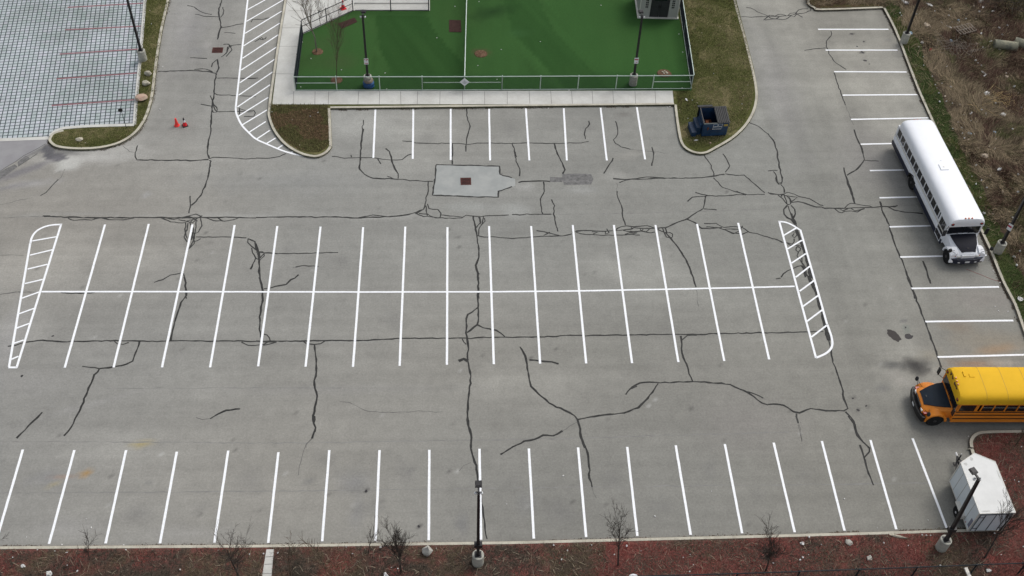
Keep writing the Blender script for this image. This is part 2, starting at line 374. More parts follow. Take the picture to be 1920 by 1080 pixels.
stains = [(185, 292, 5.5, 1.0, 3, (.40, .395, .37), .8, .9), (128, 308, 1.1, .8, 0, (.46, .46, .43), .9, .6), (200, 281, 2.6, .45, 8, (.42, .415, .385), .8, .8), (150, 296, 3.2, .6, 5, (.39, .385, .36), .7, .9), (60, 345, 2.5, .5, 10, (.32, .315, .31), .6, .9), (230, 270, 3, .9, 20, (.35, .345, .32), .6, .9),
 (104, 294, .8, .38, -8, (.10, .098, .108), .9, .3), (90, 281, .5, .42, -40, (.09, .09, .1), .9, .4), (120, 285, 1.6, .35, -8, (.14, .14, .14), .6, .6),
 (45, 320, 3, .45, 33, (.17, .165, .175), .75, .6), (60, 288, 1.6, .35, 33, (.14, .14, .15), .5, .6), (20, 350, 2, .3, 20, (.19, .185, .195), .5, .8),
 (60, 240, 5, 2, 0, (.30, .30, .31), .5, .8), (970, 395, 1.3, 1.2, 0, (.36, .37, .35), .6, .9), (880, 388, 2.8, .6, 0, (.33, .34, .32), .6, .9), (985, 350, .9, .7, 0, (.37, .37, .35), .6, .8),
 (1150, 330, 1.6, .7, 0, (.34, .335, .31), .55, .9), (1090, 356, 1.7, .5, 0, (.34, .345, .33), .5, .9), (1180, 290, 2.2, .6, 15, (.31, .30, .27), .45, .9),
 (275, 365, .35, .35, 0, (.34, .34, .33), .6, .6), (1700, 618, .28, .3, 0, (.19, .205, .18), .7, .3),
 (1716, 686, 1.25, .85, 0, DK, .95, .75), (1726, 697, .6, .6, 0, DK, .6, .7), (1742, 694, .3, .2, 0, DK, .6, .6), (1674, 684, 1.0, .4, 0, (.11, .11, .105), .8, .8), (1695, 602, .3, .15, 0, (.13, .13, .13), .6, .5),
 (1690, 712, 1.3, .7, -40, (.36, .345, .31), .6, .9), (1655, 728, .6, .4, 0, (.15, .15, .15), .5, .8), (1610, 770, .18, .15, 0, DK, .6, .5), (1598, 746, .15, .12, 0, DK, .6, .5), (1625, 762, .13, .12, 0, DK, .6, .5),
 (1860, 640, 3.0, 1.3, 0, (.27, .235, .18), .6, .9), (1830, 682, 2.2, .4, 0, (.30, .20, .13), .8, .8), (1800, 612, 1.4, .9, 0, (.25, .20, .145), .6, .9), (1870, 655, 1.8, .5, 10, (.31, .21, .125), .6, .8), (1880, 680, 1.5, .35, 0, (.37, .34, .29), .7, .7), (1850, 560, 3.5, 1.5, 0, (.25, .23, .21), .5, .9), (1745, 665, 1.2, .6, 0, (.27, .25, .20), .6, .9),
 (1728, 735, 1.2, .9, 0, (.17, .17, .165), .5, .9),
 (265, 832, .85, .3, 10, (.36, .30, .14), .75, .8), (160, 889, .45, .3, 25, (.34, .22, .09), .9, .7), (118, 893, .9, .10, 3, (.33, .22, .15), .7, .7), (103, 907, .5, .2, 25, (.34, .29, .15), .7, .8), (95, 897, 1.6, .6, 0, (.21, .21, .215), .5, .9),
 (1597, 63, .25, .12, 0, DK, .7, .5), (1620, 78, .15, .1, 0, DK, .8, .4), (1617, 98, .3, .14, 20, DK, .8, .4), (1622, 113, .3, .12, 0, (.12, .12, .12), .8, .5), (1665, 75, .5, .3, 0, (.13, .13, .13), .4, .9),
 (578, 903, .5, .25, 10, (.14, .14, .14), .5, .8), (866, 983, .45, .8, 0, (.16, .16, .16), .6, .8), (665, 905, 1.2, 1.2, 0, (.19, .19, .19), .6, .9), (670, 960, .5, 1.6, 0, (.19, .19, .19), .5, .9), (686, 921, .11, .1, 0, DK, .8, .4), (785, 987, .1, .08, 0, DK, .8, .4),
 (770, 882, .35, .18, 20, (.14, .14, .14), .5, .8), (1295, 766, .18, .14, 0, DK, .5, .7), (1170, 215, .8, .4, 0, (.14, .13, .12), .5, .9), (280, 905, .3, .2, 0, (.14, .14, .14), .4, .7), (985, 945, 1, 1, 0, (.21, .21, .205), .4, .9),
 (340, 1000, 3.5, .6, 0, (.29, .285, .27), .4, .9), (130, 990, 2.4, .9, 0, (.30, .295, .28), .55, .9), (20, 640, 1.2, 3.5, 0, (.31, .305, .30), .5, .9), (60, 720, 2.5, 1.5, 0, (.30, .295, .28), .4, .9),
 (640, 730, 9, .45, 0, (.29, .285, .275), .28, .9), (165, 760, 4, .3, 20, (.31, .305, .295), .3, .9), (540, 340, 9, 1.6, 0, (.235, .24, .235), .35, .9), (390, 85, .55, .5, 0, (.32, .31, .29), .7, .8), (370, 95, 1.0, .8, 0, (.19, .19, .19), .4, .9),
 (1120, 650, 4, 2.5, 0, (.245, .243, .215), .4, 1), (1400, 790, 4.5, 3, 0, (.22, .205, .195), .4, 1), (1640, 300, 3.5, 5, 0, (.225, .215, .21), .5, 1), (1460, 170, 2, 9, 0, (.265, .255, .255), .4, 1), (350, 60, 2.2, 6, 0, (.26, .255, .26), .4, 1)]
for x_ in range(60, 800, 70): stains.append((x_, 404+random.uniform(-3, 5), random.uniform(1.5, 3), .22, 0, (.36, .36, .34), random.uniform(.2, .6), .9))
for x_ in range(500, 740, 60): stains.append((x_, 640, random.uniform(1, 2), .18, 0, (.36, .36, .34), random.uniform(.2, .5), .9))
for i, (x_, y_) in enumerate([(610, 860), (700, 950), (760, 890), (960, 900), (1050, 960), (1150, 900), (1240, 950), (1330, 880), (470, 900), (380, 950), (1420, 930), (1510, 890), (260, 960), (800, 260), (960, 240), (1100, 240), (1760, 200), (1790, 600), (1690, 100), (740, 600), (880, 620), (1150, 480), (1250, 620), (540, 470), (640, 490)]):
    stains.append((x_, y_, random.uniform(.5, 1.1), random.uniform(.5, 1.3), random.uniform(0, 90), (.165, .162, .155), random.uniform(.25, .5), .95))
for i in range(150):   # small drips and spots on the asphalt
    x_ = random.uniform(0, 1700); y_ = random.uniform(300, 1000); r_ = random.uniform(.06, .16)
    stains.append((x_, y_, max(r_, .12), max(r_*.8, .12), 0, DK if random.random() < .7 else (.42, .42, .40), random.uniform(.25, .6), .6))
lot = gridsheet('parking_lot', xs, ys, 0, asph_col, stains, M['asphalt']); tag(lot, kind='structure')
# raised planted ground and walks
GZ = .14
def gp(pts, z=GZ): return [G(x, y, z) for x, y in pts]
KW = K(480, 0, 3.375, P_('178,0 150,170 110,430 85,600 75,690 75,740 110,830 180,915 270,970 350,992 400,990 450,965 478,930 480,900 470,685'))
KW = [(534.5, -25)]+KW
KE_ = K(960, 0, 3.375, P_('1027,662 1030,700 1050,840 1070,910 1110,950 1170,972 1230,970 1290,940 1400,875 1480,800 1530,720 1553,640 1553,560 1530,440 1480,240 1420,20 1412,-10'))+[(1373, -25)]
KU = K(0, 0, 3.375, P_('1078,-80 1070,0 1030,180 1005,330 985,480 970,600 945,700 905,785 850,850 760,905 650,935 540,945 430,942 350,928 312,900 308,875 335,840 400,820'))
KT = [(1511, -25), (1512.6, 0), (1516, 9), (1526, 15), (1541, 19), (1656, 15)]
KR = [(1656, 15), (1677, 56), (1698, 110), (1718.5, 163), (1739, 210), (1790, 322), (1838.5, 432.6), (1855, 468), (1866.7, 498), (1881.5, 533), (1902, 573), (1920, 624), (1938, 668)]
KB = [(-400, 1031), (-200, 1028), (0, 1024), (480, 1021), (960, 1014.7), (1440, 1002.5), (1640, 997), (1812, 991.7), (1871, 990)]
KP = [(1871, 990), (1822, 851), (1819, 839), (1817.6, 828), (1820, 820), (1826.7, 812.8), (1836.7, 808.7), (1855.6, 807), (1920, 806), (2300, 803)]
def w2(pts, z=GZ, n=0):
    q = [G(x, y, z)[:2] for x, y in pts]; return crn(q, n) if n else q
wKW = w2(KW, n=4); wKE = w2(KE_, n=4); wKU = w2(KU, n=4); wKT = w2(KT, n=3); wKR = w2(KR, n=3); wKB = w2(KB); wKP = w2(KP, n=4)
front = [wKW[-1], wKE[0]]
island_main = wKW+wKE+[(wKE[-1][0], wKE[-1][1]+60), (wKW[0][0], wKW[0][1]+60)]
sheets = {}
def raised(name, poly, m, z=GZ, z0=-.2):
    o = MB().prism(poly, z0, z).build(name, m); return tag(o, kind='structure')
raised('lawn', island_main, M['lawn'])
island_ul = wKU+[G(166, 239.4, GZ)[:2], G(252, 237, GZ)[:2], G(255.4, 190, GZ)[:2], G(262, 118.5, GZ)[:2], G(268, 53, GZ)[:2], G(274, -25, GZ)[:2]]
raised('grass_island', island_ul, M['lawn'])
right_poly = wKT+wKR[1:]+[(57.5, -6.8), (58.4, -7.5), (160, -7.6), (160, 170), (wKT[0][0], 170)]
raised('scrub_ground', right_poly, M['scrub'])
bottom_poly = wKB+wKP[1:]+[(160, wKP[-1][1]), (160, -120), (-160, -120), (-160, wKB[0][1])]
raised('mulch_ground', bottom_poly, M['mulch'])
# sheets on the raised ground
def sheet(name, pts, m, z, world=False, kind='structure'):
    o = MB().prism(pts if world else gp(pts, z), None, z).build(name, m); return tag(o, kind=kind)
# mulch bed west
bedp = K(480, 0, 3.375, P_('92,662 88,720 100,770 125,815 155,860 190,895 270,945 340,965 400,960 440,940 462,905 460,780 455,665'))
sheet('planting_bed', bedp, M['bed'], GZ+.004)
sheet('brown_bed', [(1514, -25), (1518, 4), (1528, 12), (1541, 14), (1654, 11), (1640, -25)], M['bed'], GZ+.004)
# sidewalks
sw = [(537, -25), (510.5, 195.5), (1263.5, 195.5), (1261, 170), (554, 170), (568, 64), (663, 20), (806, 20), (806, -25)]
sheet('sidewalk', sw, M['walk'], GZ+.012)
jm = MB(); z = GZ+.016
def jl(a, b_, wd=.03): jm.strip([G(*a, z)[:2], G(*b_, z)[:2]], wd, z)
for x0, x1 in K(480, 0, 3.375, []) or []: pass
for a, b_ in [((239, 578), (235, 660)), ((374, 578), (372, 660)), ((460, 578), (457, 660)), ((650, 578), (645, 660)), ((783, 578), (780, 660)), ((915, 578), (917, 660)), ((1023, 578), (1020, 660)), ((1165, 578), (1163, 660)), ((1306, 578), (1308, 660)), ((1447, 578), (1447, 660)), ((1590, 578), (1590, 660))]:
    jl(*K(480, 0, 3.375, [a, b_]))
for x in (108, 245, 377, 507, 638, 778, 905): jl(*K(960, 0, 3.375, [(x, 575), (x+5, 656)]))
jl(*K(480, 0, 3.375, [(110, 465), (236, 468)])); jl(*K(480, 0, 3.375, [(150, 293), (262, 293)])); jl((541, 20), (600, 20)); jl((614, 30), (616, -20)); jl((530, 52), (566, 52)); jl((663, 8), (806, 8))
jm.strip([G(536.5, -25, z)[:2]]+[G(x+5.0, y, z)[:2] for x, y in KW[1:6]], .035, z)
tag(jm.build('sidewalk_joints', M['joint']), kind='structure')
# dog run turf
tx = np.arange(G(552, 170, GZ)[0]-.3, G(1300, 168, GZ)[0]+.3, .22); ty = np.arange(G(554, 170, GZ)[1]-.02, 46, .25)
def turf_col(X, Y):
    n = fnoise(X, Y, .12, 5, 4); n2 = fnoise(X*3, Y*.35, .5, 15, 4)
    k = 1+(n-.5)*.35+(n2-.5)*.16
    C = np.c_[.034*k, .086*k, .024*k]; t = np.clip(fnoise(X, Y, .25, 44, 3)-.45, 0, 1)[:, None]
    return C*(1-t)+np.array((.042, .085, .026))*t
def band(X, Y, C, pts, col, st):
    m = inpoly(X, Y, [G(x, y, GZ) for x, y in pts]); C[m] = C[m]*(1-st)+np.array(col)*st
def turf_all(X, Y):
    C = turf_col(X, Y)
    pA = [(703, 30), (800, 28), (815, 60), (868, 118), (868, 150), (740, 150), (712, 90)]; u = X*math.cos(.45)+Y*math.sin(.45); v = -X*math.sin(.45)+Y*math.cos(.45)
    st = (fnoise(u*2.2, v*.10, 1.0, 71, 3)-.5); m_ = inpoly(X, Y, [G(x, y, GZ) for x, y in pA+[(700, 150)]])
    C[m_] *= (1+st[m_]*.55)[:, None]; m_ = inpoly(X, Y, [G(x, y, GZ) for x, y in [(940, -20), (1010, -20), (1150, 166), (1000, 166)]]); C[m_] *= (1+st[m_]*.4)[:, None]
    band(X, Y, C, pA, (.020, .058, .015), .62)
    band(X, Y, C, [(940, -20), (1000, -20), (1040, 60), (1140, 165), (1060, 165), (960, 60)], (.018, .055, .014), .42)
    band(X, Y, C, [(1010, -20), (1270, -20), (1290, 165), (1140, 165), (1045, 62)], (.036, .10, .026), .25)
    band(X, Y, C, [(520, 140), (1310, 136), (1310, 172), (520, 172)], (.020, .062, .018), .35)
    return C
turf = gridsheet('artificial_turf', tx, ty, GZ+.006, turf_all, [(901, 101, .75, .5, 0, (.075, .06, .03), .8, .5), (595, 120, 3, 1.5, 0, (.04, .07, .025), .5, 1), (900, 101, 1.1, .8, 0, (.06, .08, .035), .5, .9), (970, 65, 1.2, .7, 0, (.04, .10, .035), .5, 1), (925, 25, 2.2, 1.2, 30, (.014, .035, .012), .75, .9), (615, 85, 2.2, 1.5, 0, (.05, .075, .03), .35, .9), (640, 120, 1.5, 1.5, 0, (.055, .07, .032), .35, .9)], M['turf'])
tag(turf, kind='structure')
# grass outside east fence overlays turf grid
sheet('lawn_east', [(1297.5, 170), (1270, -25), (1374, -25), (1382, 6), (1399, 71), (1414, 130), (1419, 170), (1411, 205), (1396, 235), (1340, 275), (1306, 283), (1279, 268), (1268, 208), (1264, 196), (1261, 170)], M['lawn'], GZ+.009)
# kerbs
def kerb(name, pts, wd=.19, h=.155, side=1, joints=True, parent=None):
    P = [Vector((p[0], p[1], 0)) for p in pts]; n = len(P); mb = MB(); sec = []
    for i in range(n):
        d = (P[min(i+1, n-1)]-P[max(i-1, 0)]).normalized(); nn = Vector((-d.y, d.x, 0))*side
        a = P[i]; sec.append([(a.x, a.y, -.05), (a.x, a.y, h-.025), (a.x+nn.x*.02, a.y+nn.y*.02, h), (a.x+nn.x*wd, a.y+nn.y*wd, h), (a.x+nn.x*wd, a.y+nn.y*wd, -.05)])
    mb.loft(sec); o = mb.build(name, M['kerb']); return tag(o, kind='structure')
kerb('kerb', wKW, side=-1 if False else 1); kerb('kerb', front, side=1); kerb('kerb', wKE, side=1)
kerb('kerb', wKU, side=-1); kerb('kerb', wKT, side=1); kerb('kerb', wKR+[(57.5, -6.8), (58.4, -7.5), (160, -7.6)], side=1)
kerb('kerb', wKB, side=-1, wd=.17); kerb('kerb', wKP+[(160, wKP[-1][1])], side=-1)
# permeable pavers
sheet('paver_field', [(-300, -40), (277, -40), (252, 236), (166, 239), (118, 243), (88, 259), (-300, 268)], M['paver'], .006)
eb = MB()
for q_, z_ in (([(272, -25), (265.5, 53), (260, 118.5), (253, 190), (249.5, 236.5)], .15), ([(252.5, 234.5), (166, 237), (121, 240.5), (104, 246), (94, 254)], .1505)):
    eb.prism([(p[0]-.0, p[1]) for p in [G(*q)[:2] for q in q_]]+[(p[0]+(.24 if z_ == .15 else .02), p[1]-(.0 if z_ == .15 else .26)) for p in [G(*q)[:2] for q in q_][::-1]], 0, z_)
eb.strip([G(92, 259)[:2], G(0, 262.5)[:2], G(-250, 272)[:2]], .32, .016)
tag(eb.build('paver_edging', M['walk']), kind='structure')
rl = MB()
for a, b_ in [((127, 14), (270, 6)), ((122, 56), (267, 49)), ((112, 101.5), (262, 92)), ((106, 148), (257, 137)), ((97, 198), (254, 187)), ((135, -24), (274, -33))]:
    rl.strip([G(*a)[:2], G(*b_)[:2]], .16, .010)
tag(rl.build('faded_bay_lines', M['redline']), kind='structure')
sheet('drive_apron', [(-300, 272), (0, 264), (88, 262), (91, 268), (66, 283), (30, 303), (0, 322), (-300, 480)], M['apron'], .004)
ap = MB(); ap.strip([G(*p)[:2] for p in [(86, 270), (66, 281), (45, 292), (30, 303), (12, 313), (0, 321)]], .05, .008, .02)
ap.strip([G(*p)[:2] for p in [(70, 288), (50, 302), (34, 312)]], .06, .008, .02); tag(ap.build('apron_joint', M['hair']), kind='structure')
tag(MB().prism([G(*p) for p in [(33, 304), (48, 292), (56, 296), (52, 300), (44, 306), (34, 311)]], None, .0065).build('apron_patch', M['oldpatch']), kind='structure')
tag(MB().prism([G(*p) for p in [(0, 322), (28, 308), (33, 313), (10, 330), (0, 336)]], None, .0065).build('apron_patch', M['oldpatch']), kind='structure')
# concrete drain pad
pad = K(480, 240, 3.375, P_('1140,232 1540,242 1543,293 1640,322 1640,365 1535,400 1532,438 1380,436 1250,430 1117,425 1128,330'))
sheet('drain_pad', pad, M['drainpad'], .0014)
# worn repair patches
def blot(px, rx, ry, a, m, seed, z=.0016):
    rr = random.Random(seed); c = G(*px); n = 26; ca, sa = math.cos(a), math.sin(a); P = []
    for i in range(n):
        t = 2*PI*i/n; k = 1+rr.uniform(-.10, .10); x, y = rx*k*math.cos(t), ry*k*math.sin(t); P.append((c[0]+x*ca-y*sa, c[1]+x*sa+y*ca))
    tag(MB().prism(P, None, z).build('oil_stain', m), kind='structure')
M['oil'] = mat('oil_stain_material', (.055, .05, .047), .8, .2, 0, .1, 6); M['oild'] = mat('dark_oil_material', (.026, .023, .025), .6, .3, 0, .3, 9)
blot((1676, 629), .30, .52, .55, M['oil'], 1); blot((1703.5, 631), .24, .22, 0, M['oild'], 2)
for i, (px, rx, ry) in enumerate([((1597, 63.5), .13, .08), ((1619.5, 78), .11, .06), ((1607, 87), .08, .07), ((1617, 98), .17, .09), ((1622, 113.5), .16, .10), ((1630, 120), .07, .05), ((1698, 614), .07, .05), ((1711, 630), .05, .04), ((1609, 769), .1, .07), ((1599, 747), .07, .05), ((1624, 761), .08, .05), ((686.5, 921), .09, .07), ((785, 987), .08, .06), ((41, 705), .07, .09), ((99, 630), .08, .05)]): blot(px, rx, ry, i*.7, M['oild'], 10+i)
for pl in (K(960, 240, 3.375, P_('315,292 400,288 500,290 515,325 500,358 330,360 318,330')), K(960, 240, 3.375, P_('240,310 318,312 318,342 240,342'))):
    sheet('asphalt_patch', pl, M['oldpatch'], .0014)
# paving seams
def kinkl(pts):
    c = crn(pts, 30); return [(p[0], p[1]+random.gauss(0, .012)) for p in c]
sm = MB()
for pts in ([(0, 828), (300, 829), (560, 830), (1000, 823), (1300, 815), (1480, 810)], [(0, 924), (400, 922), (900, 916), (1200, 912), (1800, 905)], [(1000, 402), (1200, 400), (1430, 392)], [(640, 727), (200, 728)]):
    sm.strip(kinkl(w2(pts, 0)), .05, .0014, .03, .7)
tag(sm.build('paving_seams', M['seam']), kind='structure')
# ------------------------------------------------------------------ painted markings
LW = .134
top = P_('197,421 279,420 361,421 440,422 520,424 601,425 681,426 760,425 839,426 917,424 996,424 1074,422 1151,422 1229,422 1307,420 1384,418')
bot = P_('121.5,689.5 213,689 303.7,689 394,689 484,687 573,687.6 662,688 749.3,686 838,684 926,683 1012.7,682 1099,681.5 1185,681 1272,679 1358,677 1442,674')
b1 = P_('43,843 139.5,844 236.5,844 331.5,847 428,845 522,848 617.5,844 711.6,844 805,843.5 899,841.5 991.7,841 1084,839 1176,838 1267,835 1359,832.7 1450.6,830 1541,827 1632,825 1711,822')
b2 = P_('-9,1021 92,1020 198,1019 300,1019 402,1018 503,1018 604,1015 704,1015 804,1013 902,1012 1001,1010 1099,1007 1195,1005 1295,1003 1391.5,1000 1490,998 1583.6,995 1680.6,992.5 1775,990')
u1 = P_('704,204 775,204 845,204 917,204 986,203 1057,203 1126,202 1194,201')
u2 = P_('700,296 774,298 845,300 919,301 992.6,301 1062.8,301 1137.8,301 1209.5,299')
r1 = P_('1534,55 1548,94 1564,134.5 1580,178.5 1595.6,224 1614,270.5 1631,320 1649,371 1668,425.5 1688,482 1709,541 1735,603 1758,669.5')
r2 = P_('1666,55 1683,94 1700,135 1720,177.5 1744,221 1763,267 1784,317 1806,367 1828,421 1850,478.5 1873,538 1900,601 1930,665')
def lines(name, segs, wd=LW, z=.008, first=0):
    mb = MB()
    for a, b_ in segs:
        p, q = G(*a)[:2], G(*b_)[:2]
        k = 14; pts = [(p[0]+(q[0]-p[0])*i/k, p[1]+(q[1]-p[1])*i/k) for i in range(k+1)]
        mb.strip(pts, wd, z, .004, .04)
    return tag(mb.build(name, M['paint']), kind='structure')
lines('bay_lines', list(zip(top, bot))); lines('bay_lines', list(zip(b1, b2))); lines('bay_lines', list(zip(u1, u2))); lines('bay_lines', list(zip(r1, r2)), .135)
lines('bay_lines', [((78, 547), (334, 547)), ((334, 547), (672, 547.6)), ((672, 547.6), (921, 547.3)), ((921, 547.3), (1085.6, 545.6)), ((1085.6, 545.6), (1249.5, 542.5)), ((1249.5, 542.5), (1412.7, 539)), ((1412.7, 539), (1490, 537))], .122, .0095)
def polyline(pts, wd=LW, z=.0095, sm_=0):
    mb = MB(); w_ = w2(pts, 0); w_ = crn(w_, sm_) if sm_ else w_; mb.strip(w_, wd, z); return mb
def hatch(outl, rungs):
    mb = MB()
    for pts, s_ in outl:
        w_ = w2(pts, 0); mb.strip(crn(w_, 6) if s_ else w_, LW, .0105+len(mb.v)*1e-7)
    for i, (a, b_) in enumerate(rungs): mb.strip([G(*a)[:2], G(*b_)[:2]], .108, .0085)
    tag(mb.build('hatched_markings', M['paint']), kind='structure')
hatch([([(115, 419.5), (31, 690)], 0), ([(17, 688), (57, 455)], 0), ([(57, 457), (60, 445), (68, 434), (82, 426), (98, 422), (116, 421)], 1), ([(16, 689), (32.5, 689)], 0)],
 [(a, b_) for a, b_ in [K(0, 240, 3.375, p) for p in ([(205, 715), (360, 688)], [(190, 805), (335, 770)], [(175, 893), (300, 863)], [(158, 985), (272, 958)])]+[K(0, 520, 3.375, p) for p in ([(140, 132), (248, 93)], [(118, 232), (215, 197)], [(97, 325), (185, 292)], [(82, 420), (150, 397)], [(70, 520), (117, 500)])]])
hatch([([(1461, 415), (1530, 671.5)], 0), (K(1440, 240, 3.375, P_('66,592 110,597 150,613 205,647')), 1), ([(1500.7, 431), (1526, 520), (1551, 609)], 0), ([(1551, 608), (1558.5, 629.6), (1560.6, 644.4), (1557, 655), (1546.7, 663.7), (1529.8, 671)], 1)],
 [tuple(K(1440, 240, 3.375, p)) for p in ([(100, 680), (180, 632)], [(125, 765), (215, 710)], [(150, 855), (240, 795)], [(175, 945), (265, 875)], [(200, 1033), (292, 965)])]+[tuple(K(1440, 520, 3.375, p)) for p in ([(220, 185), (318, 115)], [(245, 280), (345, 205)], [(275, 378), (370, 305)])])
hatch([([(467.5, -25), (464.5, 0), (442, 201.7)], 0), ([(442, 201), (443.5, 214), (453, 234), (466.7, 249), (480, 260.7), (499, 269.6), (527, 281.5), (548, 288), (569, 292.7)], 1)],
 [tuple(K(380, 0, 4.909, p)) for p in ([(425, -20), (600, -115)], [(415, 88), (575, 0)], [(402, 198), (742, 0)], [(390, 308), (728, 103)], [(378, 422), (712, 212)], [(367, 537), (697, 320)], [(355, 645), (683, 432)], [(343, 762), (664, 545)], [(330, 878), (645, 662)], [(320, 985), (622, 780)])]+
 [((446, 218.5), (503, 182.7)), ((453, 235), (501, 206)), ((466.7, 248.3), (498.4, 228)), ((481.5, 260.7), (506, 244.4)), ((499, 269.6), (517, 258.7)), ((520, 278.5), (532, 271)), ((543.7, 287), (550, 284))])
